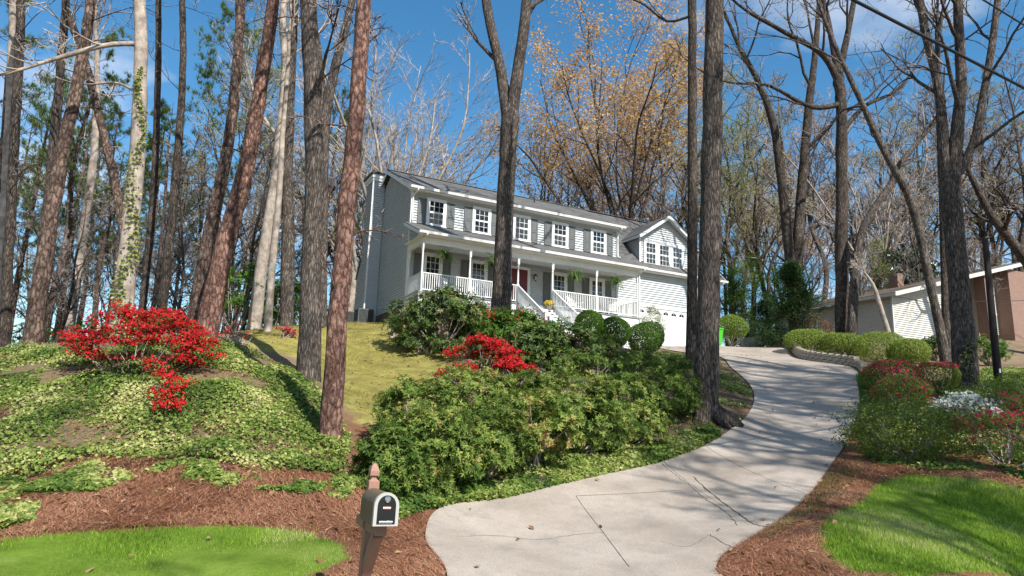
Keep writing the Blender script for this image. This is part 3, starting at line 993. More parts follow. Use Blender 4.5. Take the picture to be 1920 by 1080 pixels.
railing((.06, 0, 0), (2.44, 0, 0), 21); railing((2.56, 0, 0), (5.14, 0, 0), 23); railing((7.31, 0, 0), (9.97, 0, 0), 23); railing((10.09, 0, 0), (12.74, 0, 0), 23)
railing((0, .07, 0), (0, 1.85, 0), 15); railing((12.8, .07, 0), (12.8, 1.9, 0), 15)
RISE, RUN = .179, .265
for sx in (5.2, 7.25):
    railing((sx, -.06, -.02), (sx, -2.78, -1.80), 22)
    mb = MB().box(sx - .055, sx + .055, -2.93, -2.82, -2.2, -.86).box(sx - .075, sx + .075, -2.95, -2.80, -.86, -.82)
    mb.build('newel_post', M['trim'], house)
    mb = MB(); mb.beam((sx, -.05, -.10), (sx, -2.85, -1.99), .045, .26); mb.build('stringer', M['trim'], house)
for i in range(1, 11):
    t0, z0 = -RUN * i, -RISE * i
    mb = MB().box(5.23, 7.22, t0 - .03, t0 + RUN - .002, z0 - .035, z0).box(5.23, 7.22, t0 + RUN - .02, t0 + RUN, z0, z0 + RISE - .036)
    st = mb.build('step', M['trim'], house)
    for c in (5.75, 6.35, 6.95):
        ang = np.linspace(0, math.pi, 9)
        v = [(c + .15 * math.cos(a), t0 + RUN - .0235, z0 + .012 + .10 * math.sin(a)) for a in ang]
        MB().add(v, [tuple(range(9))]).build('vent_hole', M['painted_shade'], st)  # flat dark half-disc painted as the shade inside a cut-out
mb = MB().box(5.23, 7.22, -RUN * 10 - .05, -RUN * 10 - .02, -2.3, -RISE * 10 - .04); mb.build('bottom_riser', M['trim'], house)

# garage door and its surround
GX0, GX1, GZ0, GZ1 = 14.35, 19.3, -1.26, 1.14
mb = MB().box(GX0 - .16, GX0, 1.96, 2.04, GZ0, GZ1 + .18).box(GX1, GX1 + .16, 1.96, 2.04, GZ0, GZ1 + .18).box(GX0, GX1, 1.96, 2.04, GZ1, GZ1 + .18)
mb.box(12.93, GX0 - .16, 1.985, 2.05, GZ0, 1.32).box(GX1 + .16, 20.88, 1.985, 2.05, GZ0, 1.32)
mb.build('garage_surround', M['trim'], house)
gd = MB().box(GX0, GX1, 2.03, 2.05, GZ0, GZ1).build('garage_door', M['garage'], house)
for r_ in range(4):
    z0 = GZ0 + .6 * r_; z1 = z0 + .592
    mb = MB().box(GX0 + .004, GX1 - .004, 2.005, 2.03, z0 + .004, z1)
    for c in range(8):
        xa = GX0 + (GX1 - GX0) * (c + .08) / 8; xb = GX0 + (GX1 - GX0) * (c + .92) / 8
        if r_ < 3:
            mb.box(xa, xb, 2.001, 2.005, z0 + .1, z1 - .1)
    pn = mb.build('door_section', M['garage'], gd)
    if r_ == 3:
        for c in range(8):
            xa = GX0 + (GX1 - GX0) * (c + .2) / 8; xb = GX0 + (GX1 - GX0) * (c + .8) / 8; zb = z0 + .26
            v = [(xa, 2.002, zb), (xb, 2.002, zb), (xb, 2.002, zb + .10), ((xa + xb) / 2, 2.002, zb + .22), (xa, 2.002, zb + .10)]
            MB().add(v, [(0, 1, 2, 3, 4)]).build('door_light', M['painted_shade'], gd)
            mb2 = MB()
            for f in (.5,): mb2.box(xa + (xb - xa) * f - .012, xa + (xb - xa) * f + .012, 1.998, 2.001, zb, zb + .2)
            mb2.build('light_bar', M['garage'], gd)

# ------------------------------------------------------------------ vegetation tools
def grow(rng, P0, D0, L, R0, nseg, wob, up, tip=.25):
    """N branches grown segment by segment -> paths (N,nseg+1,3), radii."""
    Nn = len(P0)
    P_ = np.empty((Nn, nseg + 1, 3)); P_[:, 0] = P0
    d = unit(D0); step = (L / nseg)[:, None]
    for i in range(nseg):
        d = unit(d + rng.normal(0, wob, (Nn, 3)) + np.array([0, 0, up]))
        P_[:, i + 1] = P_[:, i] + d * step
    t = np.linspace(0, 1, nseg + 1)[None]
    return P_, R0[:, None] * (1 - (1 - tip) * t)


def spawn(rng, P_, Rr, L, k, t0, t1, ang, lenf, rf, rmin=.008, shrink=.55, flat=0.0):
    """k children on every branch -> P0, D0, L, R0 of the children."""
    Nn, n, _ = P_.shape
    par = np.repeat(np.arange(Nn), k)
    t = t0 + (t1 - t0) * ((np.tile(np.arange(k), Nn) + rng.uniform(0, 1, Nn * k)) / k)
    x = t * (n - 1); i = np.clip(x.astype(int), 0, n - 2); f = (x - i)[:, None]
    p = P_[par, i] * (1 - f) + P_[par, i + 1] * f
    d = unit(P_[par, i + 1] - P_[par, i])
    r = Rr[par, i] * (1 - f[:, 0]) + Rr[par, i + 1] * f[:, 0]
    a, b = perp(d)
    az = rng.uniform(0, 2 * math.pi, len(par))[:, None]
    side = a * np.cos(az) + b * np.sin(az)
    if flat:
        side = unit(side * np.array([1, 1, 1 - flat]))
    an = rng.uniform(ang[0], ang[1], len(par))[:, None]
    dirn = unit(d * np.cos(an) + side * np.sin(an))
    ln = L[par] * rng.uniform(lenf[0], lenf[1], len(par)) * (1 - shrink * (t - t0) / max(t1 - t0, 1e-6))
    return p, dirn, ln, np.maximum(r * rf, rmin)


def leaf_quads(P_, A, Sd, L, W, fold=.25):
    """Kite-shaped leaves: root P_, axis A, side Sd (unit), lengths L, widths W."""
    nrm = np.cross(A, Sd)
    L = np.asarray(L)[:, None]; W = np.asarray(W)[:, None]
    mid = P_ + A * L * .45 + nrm * W * fold
    V = np.stack([P_, mid + Sd * W * .5, P_ + A * L, mid - Sd * W * .5], 1).reshape(-1, 3)
    F = np.arange(len(P_) * 4).reshape(-1, 4)
    return V, F


def scatter_leaves(rng, mb, P_, nrm, L, W, spread=.8, var=None):
    """Leaves lying roughly across nrm (the outward direction)."""
    nn = len(P_)
    if nn == 0: return
    n_ = unit(nrm + rng.normal(0, spread, (nn, 3)))
    a, b = perp(n_)
    az = rng.uniform(0, 2 * math.pi, nn)[:, None]
    A = a * np.cos(az) + b * np.sin(az); Sd = np.cross(n_, A)
    sz_ = rng.uniform(.6, 1.3, nn); ls = L * sz_; ws = W * sz_ * rng.uniform(.85, 1.15, nn)
    V, F = leaf_quads(P_ - A * ls[:, None] * .5, A, Sd, ls, ws)
    v = rng.uniform(0, 1, nn) if var is None else np.clip(var, 0, 1)
    mb.add(V, F, np.repeat(v, 4))


def whorls(rng, mb, P_, nrm, L, W, k=8, droop=.35, var=None):
    """Rosettes of k leaves radiating round nrm at each point."""
    nn = len(P_)
    n_ = unit(nrm + rng.normal(0, .3, (nn, 3)))
    a, b = perp(n_)
    for i in range(k):
        az = (2 * math.pi * i / k + rng.uniform(-.3, .3, nn))[:, None]
        out = a * np.cos(az) + b * np.sin(az)
        el = rng.uniform(-droop, .8, nn)[:, None]
        A = unit(out * np.cos(el) + n_ * np.sin(el)); Sd = unit(np.cross(n_, A))
        V, F = leaf_quads(P_, A, Sd, L * rng.uniform(.75, 1.2, nn), W * rng.uniform(.8, 1.2, nn))
        v = rng.uniform(0, 1, nn) if var is None else np.clip(var + rng.normal(0, .08, nn), 0, 1)
        mb.add(V, F, np.repeat(v, 4))


def rough_trunk(V, sides, seed, amp, r_ref):
    """Uneven bark outline: pushes the vertices of a trunk tube in and out."""
    n = len(V) // sides
    Q = V.reshape(n, sides, 3); c = Q.mean(1, keepdims=True)
    r = np.random.default_rng(seed); z = np.arange(n)[:, None]; j = np.arange(sides)[None]
    k = np.zeros((n, sides))
    for _ in range(5):
        k += np.sin(z * r.uniform(.3, 1.6) + r.uniform(0, 6)) * np.sin(2 * math.pi * j / sides * r.integers(1, 5) + r.uniform(0, 6))
    k += r.normal(0, .7, (n, sides))
    return (c + (Q - c) * (1 + amp * k[..., None] * .5)).reshape(-1, 3)


def mat_bark(name, dark, mid, light, kind='furrow', scale=1.0, bump=.9):
    m, n, l, p = new_mat(name)
    tc = N(n, 'TexCoord'); mp = N(n, 'Mapping')
    l.new(tc.outputs['Object'], mp.inputs[0])
    sx, sz = {'plate': (9, 3.8), 'furrow': (16, 3.4), 'smooth': (7, 5.0)}[kind]
    mp.inputs['Scale'].default_value = (sx * scale, sx * scale, sz * scale)
    nz = N(n, 'TexNoise', Scale=1.3, Detail=8.0, Roughness=.7); l.new(mp.outputs[0], nz.inputs['Vector'])
    if kind == 'smooth':
        h = nz.outputs['Fac']
        r = ramp(n, [(.33, dark), (.5, mid), (.66, light)])
    else:
        ad = N(n, 'VectorMath', operation='MULTIPLY_ADD'); ad.inputs[1].default_value = (1.9, 1.9, 1.9)
        l.new(nz.outputs['Color'], ad.inputs[0]); l.new(mp.outputs[0], ad.inputs[2])
        vo = N(n, 'TexVoronoi', feature='DISTANCE_TO_EDGE', Scale=1.0); l.new(ad.outputs[0], vo.inputs['Vector'])
        vc = N(n, 'TexVoronoi', Scale=1.0); l.new(ad.outputs[0], vc.inputs['Vector'])
        sm = N(n, 'Math', operation='MULTIPLY_ADD'); sm.inputs[1].default_value = .35; l.new(nz.outputs['Fac'], sm.inputs[0]); l.new(vo.outputs['Distance'], sm.inputs[2])
        h = sm.outputs[0]
        r = ramp(n, [(.16, dark), (.26, mid), (.52, light)])
    l.new(h, r.inputs[0])
    src = r.outputs[0]
    if kind != 'smooth':
        rc_ = ramp(n, [(.2, (.72, .72, .74)), (.8, (1.25, 1.2, 1.15))]); l.new(vc.outputs['Color'], rc_.inputs[0])
        m0 = N(n, 'Mix', data_type='RGBA', blend_type='MULTIPLY'); m0.inputs[0].default_value = 1
        l.new(src, m0.inputs[6]); l.new(rc_.outputs[0], m0.inputs[7]); src = m0.outputs[2]
    big = N(n, 'TexNoise', Scale=1.1, Detail=6.0, Roughness=.65); l.new(tc.outputs['Object'], big.inputs['Vector'])
    rb = ramp(n, [(.3, (.6, .6, .6)), (.7, (1.35, 1.32, 1.28))]); l.new(big.outputs['Fac'], rb.inputs[0])
    mx = N(n, 'Mix', data_type='RGBA', blend_type='MULTIPLY'); mx.inputs[0].default_value = 1
    l.new(src, mx.inputs[6]); l.new(rb.outputs[0], mx.inputs[7])
    l.new(mx.outputs[2], p.inputs['Base Color'])
    p.inputs['Roughness'].default_value = .95; p.inputs['Specular IOR Level'].default_value = .12
    b = N(n, 'Bump', Strength=bump, Distance=.05); l.new(h, b.inputs['Height']); l.new(b.outputs[0], p.inputs['Normal'])
    return m


M['bark_grey'] = mat_bark('grey_furrowed_bark', (.02, .017, .015), (.08, .068, .06), (.185, .163, .147))
M['bark_dark'] = mat_bark('dark_bark', (.015, .012, .011), (.06, .05, .043), (.135, .115, .10))
M['bark_pale'] = mat_bark('pale_smooth_bark', (.17, .14, .115), (.31, .265, .225), (.42, .37, .32), 'smooth', .5, .35)
M['bark_pine'] = mat_bark('red_pine_bark', (.04, .022, .017), (.165, .092, .072), (.32, .21, .175), 'plate', 1.0, 1.2)
M['bark_pine2'] = mat_bark('brown_pine_bark', (.025, .017, .014), (.11, .078, .063), (.235, .175, .15), 'plate', .9, 1.2)
M['twig'] = mat_plain('twig_bark', (.29, .245, .22), .9, .1, .3, 3.0)
M['twig_pale'] = mat_plain('pale_twig_bark', (.36, .31, .275), .9, .1, .25, 3.0)
M['needle'] = mat_leaf('pine_needles', [(0, (.04, .085, .016)), (.5, (.10, .175, .035)), (1, (.21, .27, .06))], .5, .35)
M['leaf_orange'] = mat_leaf('tan_orange_young_leaves', [(0, (.44, .23, .085)), (.5, (.60, .37, .15)), (1, (.70, .53, .26))], .6, .45)
M['leaf_lime'] = mat_leaf('lime_young_leaves', [(0, (.16, .21, .03)), (.5, (.24, .30, .05)), (1, (.36, .36, .11))], .5, .45)
M['leaf_bud'] = mat_leaf('olive_buds', [(0, (.30, .23, .09)), (.5, (.38, .35, .11)), (1, (.42, .44, .14))], .6, .45)
M['leaf_green'] = mat_leaf('fresh_green_leaves', [(0, (.04, .10, .014)), (.5, (.10, .20, .03)), (1, (.22, .33, .06))], .5, .4, .15)
M['ivy'] = mat_leaf('ivy_leaves', [(0, (.04, .085, .016)), (.4, (.12, .185, .032)), (.72, (.27, .32, .075)), (1, (.50, .47, .21))], .55, .3, .15)
M['pieris'] = mat_leaf('pieris_leaves', [(0, (.035, .07, .012)), (.35, (.10, .17, .03)), (.7, (.24, .31, .065)), (.92, (.40, .40, .12)), (1, (.42, .23, .10))], .5, .35, .18)
M['rhodo'] = mat_leaf('rhododendron_leaves', [(0, (.022, .052, .012)), (.5, (.06, .11, .024)), (.85, (.14, .20, .045)), (1, (.24, .18, .09))], .45, .25, .25)
M['azalea_leaf'] = mat_leaf('azalea_leaves', [(0, (.05, .09, .015)), (.5, (.15, .21, .04)), (1, (.33, .37, .09))], .5, .4, .12)
M['box_leaf'] = mat_leaf('boxwood_leaves', [(0, (.025, .075, .009)), (.5, (.075, .17, .018)), (1, (.19, .31, .045))], .5, .35, .15)
M['hedge_leaf'] = mat_leaf('hedge_leaves', [(0, (.08, .13, .018)), (.5, (.21, .29, .05)), (1, (.40, .45, .12))], .5, .35, .15)
M['varieg_leaf'] = mat_leaf('variegated_leaves', [(0, (.10, .16, .06)), (.45, (.30, .36, .20)), (.55, (.60, .60, .48)), (1, (.75, .74, .64))], .5, .3)
M['red_petal'] = mat_leaf('red_petals', [(0, (.22, .004, .010)), (.5, (.46, .008, .018)), (1, (.66, .04, .035))], .55, .3, .15)
M['pink_petal'] = mat_leaf('pink_petals', [(0, (.30, .008, .035)), (.5, (.52, .02, .08)), (1, (.68, .10, .19))], .55, .35, .15)
M['white_petal'] = mat_leaf('white_petals', [(0, (.70, .68, .62)), (1, (.84, .83, .80))], .55, .35, .15)
M['conifer'] = mat_leaf('conifer_sprays', [(0, (.02, .05, .016)), (.5, (.048, .10, .028)), (1, (.11, .17, .05))], .55, .2)
M['brown_leaf'] = mat_leaf('dry_brown_leaves', [(0, (.10, .045, .02)), (.5, (.20, .10, .045)), (1, (.34, .22, .12))], .7, .2)
M['magnolia'] = mat_leaf('magnolia_leaves', [(0, (.012, .03, .012)), (.6, (.03, .06, .02)), (1, (.09, .09, .04))], .3, .1, .5)


class Tree:
    """Wood (trunk with limbs), twigs and leaves of one tree in local coordinates."""

    def __init__(self, seed):
        self.r = np.random.default_rng(seed); self.seed = seed
        self.wood = MB(); self.twig = MB(); self.leaf = MB(); self.ends = None

    def trunk(self, path, rad, sides=12, amp=.06, step=.4, flare=True):
        path = np.asarray(path, float); ln = np.linalg.norm(np.diff(path, axis=0), axis=1).sum()
        n = max(6, int(ln / step))
        Q = spline(np.hstack([path, np.asarray(rad, float)[:, None]]), n)
        P_, R_ = Q[:, :3].copy(), np.maximum(Q[:, 3], .01)
        if flare:
            zz = P_[:, 2] - P_[0, 2]
            R_ *= 1 + .5 * np.exp(-np.maximum(zz, 0) / .30) + .35 * np.exp(-np.maximum(zz, 0) / .10)
        P_[:, :2] += (self.r.normal(0, .012, (n, 2)) * np.linspace(0, 1, n)[:, None])
        V, F = tube_np(P_[None], R_[None], sides)
        if amp:
            V = rough_trunk(V, sides, self.seed, amp, R_.mean())
        self.wood.add(V, F)
        return P_[None], R_[None], np.array([ln])

    def limbs(self, PRL, k, t0, t1, ang, lenf, rf, nseg=7, wob=.16, up=.10, sides=6, shrink=.55):
        P0, D0, L, R0 = spawn(self.r, *PRL, k, t0, t1, ang, lenf, rf, .02, shrink)
        P_, R_ = grow(self.r, P0, D0, L, R0, nseg, wob, up, .3)
        V, F = tube_np(P_, R_, sides); self.wood.add(V, F)
        return P_, R_, L

    def twigs(self, PRL, ks=(6, 5, 4), lenf=((.35, .6), (.35, .6), (.35, .65)), ang=(.5, 1.1), up=.05, rmin=(.014, .009, .007), t0=.25, wob=.2):
        cur = PRL
        for lv, k in enumerate(ks):
            P0, D0, L, R0 = spawn(self.r, *cur, k, t0 if lv == 0 else .15, 1.0, ang, lenf[lv], .6, rmin[min(lv, len(rmin) - 1)], .4)
            ns = (5, 3, 2)[min(lv, 2)]
            P_, R_ = grow(self.r, P0, D0, L, R0, ns, wob, up, .4)
            V, F = tube_np(P_, R_, (4, 3, 3)[min(lv, 2)])
            (self.wood if lv == 0 else self.twig).add(V, F)
            cur = (P_, R_, L)
        self.ends = cur[0]
        return cur

    def leaves(self, per, size, w=.6, jitter=.15, zmin=0.0):
        if self.ends is None: return
        E_ = self.ends; n = E_.shape[1]
        E_ = E_[E_[:, -1, 2] > zmin]
        idx = self.r.integers(0, len(E_), int(per * len(E_)))
        t = self.r.integers(max(0, n - 2), n, len(idx))
        P_ = E_[idx, t] + self.r.normal(0, jitter, (len(idx), 3))
        scatter_leaves(self.r, self.leaf, P_, np.tile([0, 0, 1.], (len(idx), 1)), size, size * w, 1.0)

    def needles(self, per, k, L, w):
        E_ = self.ends
        idx = self.r.integers(0, len(E_), int(per * len(E_)))
        P_ = E_[idx, -1] + self.r.normal(0, .06, (len(idx), 3)); D_ = unit(E_[idx, -1] - E_[idx, -2] + np.array([0, 0, .15]))
        tint = self.r.uniform(0, 1, len(idx))
        for i in range(k):
            A = unit(D_ + self.r.normal(0, .75, D_.shape)); a, b = perp(A)
            n_ = len(P_)
            V = np.stack([P_ - a * w / 2, P_ + a * w / 2, P_ + A * L * self.r.uniform(.7, 1.1, n_)[:, None]], 1).reshape(-1, 3)
            self.leaf.add(V, np.arange(n_ * 3).reshape(-1, 3), np.repeat(np.clip(tint + self.r.normal(0, .15, n_), 0, 1), 3))

    def meshes(self):
        out = [self.wood.mesh('trunk', True)]
        out.append(self.twig.mesh('crown') if self.twig.n else None)
        out.append(self.leaf.mesh('foliage') if self.leaf.n else None)
        return out


def place_tree(meshes, mats, name, label, cat, loc, rz=0.0, sc=1.0, group=None):
    t = thing(name, label, cat, loc, rz, group)
    t.scale = (sc, sc, sc)
    for nm, me, m in zip(('trunk', 'crown', 'foliage'), meshes, mats):
        if me is not None:
            obj(nm, me, m, t)
    return t


def deciduous(seed, H, r0, nl=12, l0=.4, ks=(6, 5, 4), leaf=None, fork=False, lean=.05, spread=.33, twig_r=(.03, .018, .013), up=.12):
    t = Tree(seed); r = t.r
    a = r.uniform(0, 6.28)
    path = [(0, 0, -.4), (0, 0, 0)]
    for k in range(1, 7):
        f = k / 6
        path.append((math.cos(a) * lean * H * f * f + r.normal(0, .010 * H), math.sin(a) * lean * H * f * f + r.normal(0, .010 * H), H * f))
    rad = [r0 * 1.05, r0] + [r0 * (1 - .86 * (k / 6) ** 1.1) for k in range(1, 7)]
    trunk = t.trunk(path, rad, 9, .05, .7)
    limb = t.limbs(trunk, nl, l0, .98, (.45, .95), (spread * .7, spread * 1.15), .62, up=up)
    if fork:
        big = t.limbs(trunk, 3, l0 * .8, l0 * 1.4, (.3, .55), (.5, .65), .75, nseg=9, up=.14, sides=7)
        t.twigs(big, ks, rmin=twig_r)
    t.twigs(limb, ks, rmin=twig_r)
    if leaf:
        t.leaves(*leaf)
    return t.meshes()


def pine(seed, H, r0, l0=.5, nl=34, dead=10):
    t = Tree(seed); r = t.r
    a = r.uniform(0, 6.28); lean = r.uniform(.01, .05)
    path = [(0, 0, -.4), (0, 0, 0)] + [(math.cos(a) * lean * H * f * f + r.normal(0, .005 * H), math.sin(a) * lean * H * f * f + r.normal(0, .005 * H), H * f) for f in (.2, .4, .6, .8, 1)]
    rad = [r0 * 1.05, r0, r0 * .88, r0 * .74, r0 * .58, r0 * .38, r0 * .06]
    trunk = t.trunk(path, rad, 9, .05, .7)
    if dead:
        P0, D0, L, R0 = spawn(r, *trunk, dead, .2, l0 + .1, (1.2, 1.7), (.05, .13), .12, .018, 0)
        P_, R_ = grow(r, P0, D0, L, R0, 5, .15, -.02, .3); V, F = tube_np(P_, R_, 4); t.wood.add(V, F)
        t.twigs((P_, R_, L), (4, 3), ((.3, .5), (.3, .5)), rmin=(.012, .009))
    P0, D0, L, R0 = spawn(r, *trunk, nl, l0, .99, (1.0, 1.5), (.10, .19), .22, .025, .6)
    P_, R_ = grow(r, P0, D0, L, R0, 6, .14, .06, .3); V, F = tube_np(P_, R_, 5); t.wood.add(V, F)
    t.twigs((P_, R_, L), (7, 3), ((.25, .45), (.3, .6)), (.4, .9), .06, (.014, .01), t0=.35)
    t.needles(2.0, 12, .34, .026)
    return t.meshes()


def vase(seed, H, r0, nl=9, ks=(10, 6, 5), leaf=None, ang=(.15, .75), twig_r=(.028, .016, .012)):
    """Short bole that breaks into long fanning limbs."""
    t = Tree(seed); r = t.r
    b = H * .34
    path = [(0, 0, -.4), (0, 0, 0), (r.normal(0, .12), r.normal(0, .12), b * .4), (r.normal(0, .2), r.normal(0, .2), b * .75), (r.normal(0, .3), r.normal(0, .3), b)]
    trunk = t.trunk(path, [r0 * 1.05, r0, r0 * .85, r0 * .75, r0 * .45], 10, .05, .5)
    lf = H * .66 / b
    limb = t.limbs(trunk, nl, .5, .99, ang, (lf * .7, lf * 1.05), .46, nseg=12, wob=.085, up=.045, sides=7, shrink=.1)
    t.twigs(limb, ks, ((.22, .42), (.3, .55), (.35, .65)), (.4, .9), .07, twig_r, t0=.18, wob=.13)
    if leaf: t.leaves(*leaf)
    return t.meshes()


VAS = [vase(61, 22, .34, 10, (11, 7, 5)), vase(62, 21, .32, 9, (10, 7, 5))]
KS = (7, 6, 5)
DEC = [deciduous(11, 19, .24, 13, .40, KS), deciduous(12, 22, .30, 12, .36, (6, 6, 4), fork=True), deciduous(13, 17, .19, 13, .34, KS, spread=.3),
       deciduous(14, 23, .28, 14, .5, KS, spread=.28), deciduous(15, 15, .15, 13, .3, KS, spread=.36)]
BUD = [deciduous(21, 21, .25, 13, .36, leaf=(3.4, .13, .6, .24)), deciduous(22, 18, .22, 12, .35, leaf=(2.4, .13, .6, .22), fork=True)]
ORA = [vase(31, 23, .30, 10, (9, 6, 4), leaf=(7.0, .18, .65, .34, 11.5)), vase(33, 21, .28, 8, (9, 6, 4), leaf=(5.0, .18, .65, .32, 10.0))]
LIM = [deciduous(41, 17, .2, 13, .3, leaf=(3.0, .14, .6, .25), spread=.34), deciduous(42, 11, .11, 13, .2, ks=(6, 5, 3), leaf=(4.0, .12, .6, .3), spread=.42)]
PIN = [pine(51, 25, .27, .50), pine(52, 22, .22, .45), pine(53, 27, .30, .58, 38)]


# ------------------------------------------------------------------ the trees one can pick out
def own_tree(seed, name, label, pts, d, wpx, bark, ext=9.0, limbs=(), crown=(8, .62), ks=(5, 4, 3), twig='twig', leaf=None, leaf_mat=None,
             low=None, sides=14, amp=.06, needles=False, group=None, crown_len=.26):
    """A tree whose trunk follows surveyed points pts (base first), d metres off; limbs: (points, widths, depth shift)."""
    base = at(*pts[0], d)
    W_ = [at(u, v, d) for u, v in pts]
    rad = [w * d / FPX / 2 for w in wpx]
    gz = float(tz(base[0], base[1]))
    root = np.array([base[0], base[1], gz])
    W_[0] = np.array([base[0], base[1], min(gz, base[2])])
    path = [W_[0] - np.array([0, 0, .5])] + W_; rad = [rad[0]] + rad
    dv = unit(W_[-1] - W_[-2])
    r_ = np.random.default_rng(seed)
    if ext:
        p = W_[-1]
        for k in range(1, 4):
            dv = unit(dv + np.array([r_.normal(0, .05), r_.normal(0, .05), .25]))
            p = p + dv * ext / 3
            path.append(p); rad.append(rad[len(W_)] * (1 - .27 * k))
    t = Tree(seed)
    loc = [np.array(q) - root for q in path]
    trunk = t.trunk(loc, rad, sides, amp, .35)
    grown = []
    for lp, lw, dd in limbs:
        n = len(lp)
        Q = [at(u, v, d + dd * k / (n - 1)) - root for k, (u, v) in enumerate(lp)]
        lr = [w * d / FPX / 2 for w in lw]
        e = unit(Q[-1] - Q[-2] + np.array([0, 0, .3 * np.linalg.norm(Q[-1] - Q[-2])]))
        Q.append(Q[-1] + e * 1.8); Q.append(Q[-1] + unit(e + np.array([0, 0, .4])) * 1.8); lr += [lr[-1] * .75, lr[-1] * .4]
        if len(lp[0]) == 2:
            back = unit(Q[1] - Q[0]); Q.insert(0, Q[0] - back * lr[0] * .8); lr.insert(0, lr[0])
        grown.append(t.trunk(Q, lr, 10, .05, .35, flare=False))
    nl, l0 = crown
    if nl:
        lb = t.limbs(trunk, nl, l0, .99, (.5, 1.0), (crown_len * .7, crown_len * 1.15), .5)
        t.twigs(lb, ks, rmin=(.02, .013, .010))
    for g in grown:
        lb = t.limbs(g, 5, .3, 1.0, (.5, 1.0), (.3, .55), .45)
        t.twigs(lb, ks, rmin=(.02, .013, .010))
    if low:
        k, a, b, ln = low
        P0, D0, L, R0 = spawn(t.r, *trunk, k, a, b, (.9, 1.5), (ln * .6, ln * 1.3), .14, .012, 0)
        P_, R_ = grow(t.r, P0, D0, L, R0, 6, .18, .02, .25); V, F = tube_np(P_, R_, 5); t.wood.add(V, F)
        t.twigs((P_, R_, L), (4, 3), ((.3, .5), (.3, .5)), rmin=(.011, .008))
    if leaf: t.leaves(*leaf)
    if needles: t.needles(1.0, 9, .26, .02)
    o = place_tree(t.meshes(), (M[bark], M[twig], M[leaf_mat] if leaf_mat else None), name, label, 'tree', root, 0, 1.0, group)
    return o, loc, rad, root


PT = 'pine_tree'
TR = {}
TR['red'] = own_tree(101, PT, 'reddish flaky-barked pine standing nearest the brown mailbox', [(618, 838), (632, 620), (650, 400), (669, 207), (682, 0), (686, -60)], 13.5, [42, 37, 35, 32, 30, 29], 'bark_pine', 12, crown=(16, .7), low=(5, .2, .6, .05), needles=False, sides=18)
TR['big'] = own_tree(102, 'oak_tree', 'thick grey furrowed trunk just left of the reddish flaky pine', [(578, 722), (583, 520), (590, 330), (585, 150), (578, 0), (575, -60)], 18.5, [45, 39, 36, 35, 34, 33], 'bark_grey', 11, sides=18,
                     limbs=[([(583, 190), (600, 150), (612, 100), (618, 80)], [9, 8, 6, 4], -1.0)])
TR['ivy'] = own_tree(103, 'ivy_clad_tree', 'pale smooth trunk with ivy climbing it behind the large red azalea', [(228, 592), (240, 470), (259, 259), (264, 100), (262, 0), (262, -60)], 19.5, [41, 33, 28, 25, 23, 22], 'bark_pale', 9, sides=16,
                     limbs=[([(258, 82), (197, 85), (104, 110), (0, 140)], [10, 10, 8, 6], -1.5), ([(252, 170), (215, 155), (150, 158)], [6, 5, 3], 1.0)], twig='twig_pale')
TR['lean1'] = own_tree(104, PT, 'rosy brown leaning pine, front one of the leaning pair', [(385, 628), (425, 450), (467, 290), (500, 90), (514, -10), (520, -60)], 20.5, [42, 36, 29, 26, 24, 23], 'bark_pine', 10, low=(6, .3, .8, .07), sides=16)
TR['lean2'] = own_tree(105, PT, 'browner leaning pine, left one of the leaning pair', [(362, 624), (395, 430), (430, 259), (447, 90), (452, -30)], 22.0, [32, 26, 21, 19, 18], 'bark_pine2', 10, low=(5, .3, .8, .07))
TR['t4'] = own_tree(106, PT, 'brown pine curving up right, thickest trunk left of the ivy-clad tree', [(58, 648), (100, 380), (155, 104), (171, 0), (182, -80)], 20.0, [32, 27, 21, 19, 18], 'bark_pine2', 9, low=(12, .25, .8, .10))
TR['t3'] = own_tree(107, PT, 'dark straight pine crossing behind the thick curving brown pine', [(72, 645), (90, 400), (111, 155), (122, 26), (126, -50)], 22.0, [24, 20, 16, 14, 13], 'bark_dark', 9, low=(10, .25, .8, .10))
TR['t1'] = own_tree(108, PT, 'slim dark pine at the far left edge of the wood', [(12, 658), (15, 498), (28, 250), (39, 31), (42, -60)], 24.0, [21, 18, 17, 16, 15], 'bark_dark', 9, low=(10, .25, .8, .10))
TR['t2'] = own_tree(109, 'beech_tree', 'pale trunk cut by the left edge, partly behind the slim dark pine', [(-8, 650), (5, 500), (23, 155), (30, -40)], 27.0, [24, 22, 20, 18], 'bark_pale', 8, twig='twig_pale')
TR['t5'] = own_tree(110, PT, 'thin pine slanting left behind the ivy-clad trunk', [(244, 590), (230, 430), (166, 140), (130, 31), (118, -20)], 26.0, [17, 16, 15, 14, 13], 'bark_pine2', 6, crown=(6, .8), low=(6, .4, .9, .08))
TR['t7'] = own_tree(111, 'slim_tree', 'slim dark trunk just right of the ivy-clad tree', [(266, 600), (285, 400), (296, 155), (297, 0)], 30.0, [14, 13, 12, 11], 'bark_dark', 8, low=(8, .3, .9, .09))
TR['t8'] = own_tree(112, 'oak_tree', 'dark straight trunk midway between the ivy-clad tree and the leaning pines', [(303, 595), (325, 380), (342, 155), (342, 0)], 27.0, [19, 16, 13, 12], 'bark_dark', 9, low=(8, .3, .9, .09))
TR['t11'] = own_tree(113, 'birch_tree', 'pale bent trunk right of the leaning pines, lighter of two side by side', [(477, 597), (495, 470), (515, 340), (524, 259), (534, 130), (530, 40)], 27.0, [26, 21, 18, 17, 15, 13], 'bark_pale', 8, twig='twig_pale', limbs=[([(524, 255), (508, 240), (490, 210), (470, 150)], [8, 7, 6, 4], .5)])
TR['t12'] = own_tree(114, 'sapling_tree', 'thin pale straight stem between the bent pale trunk and the grey trunk', [(503, 607), (512, 480), (522, 380), (530, 250), (540, 120)], 24.5, [15, 13, 12, 10, 8], 'bark_pale', 5, twig='twig_pale')
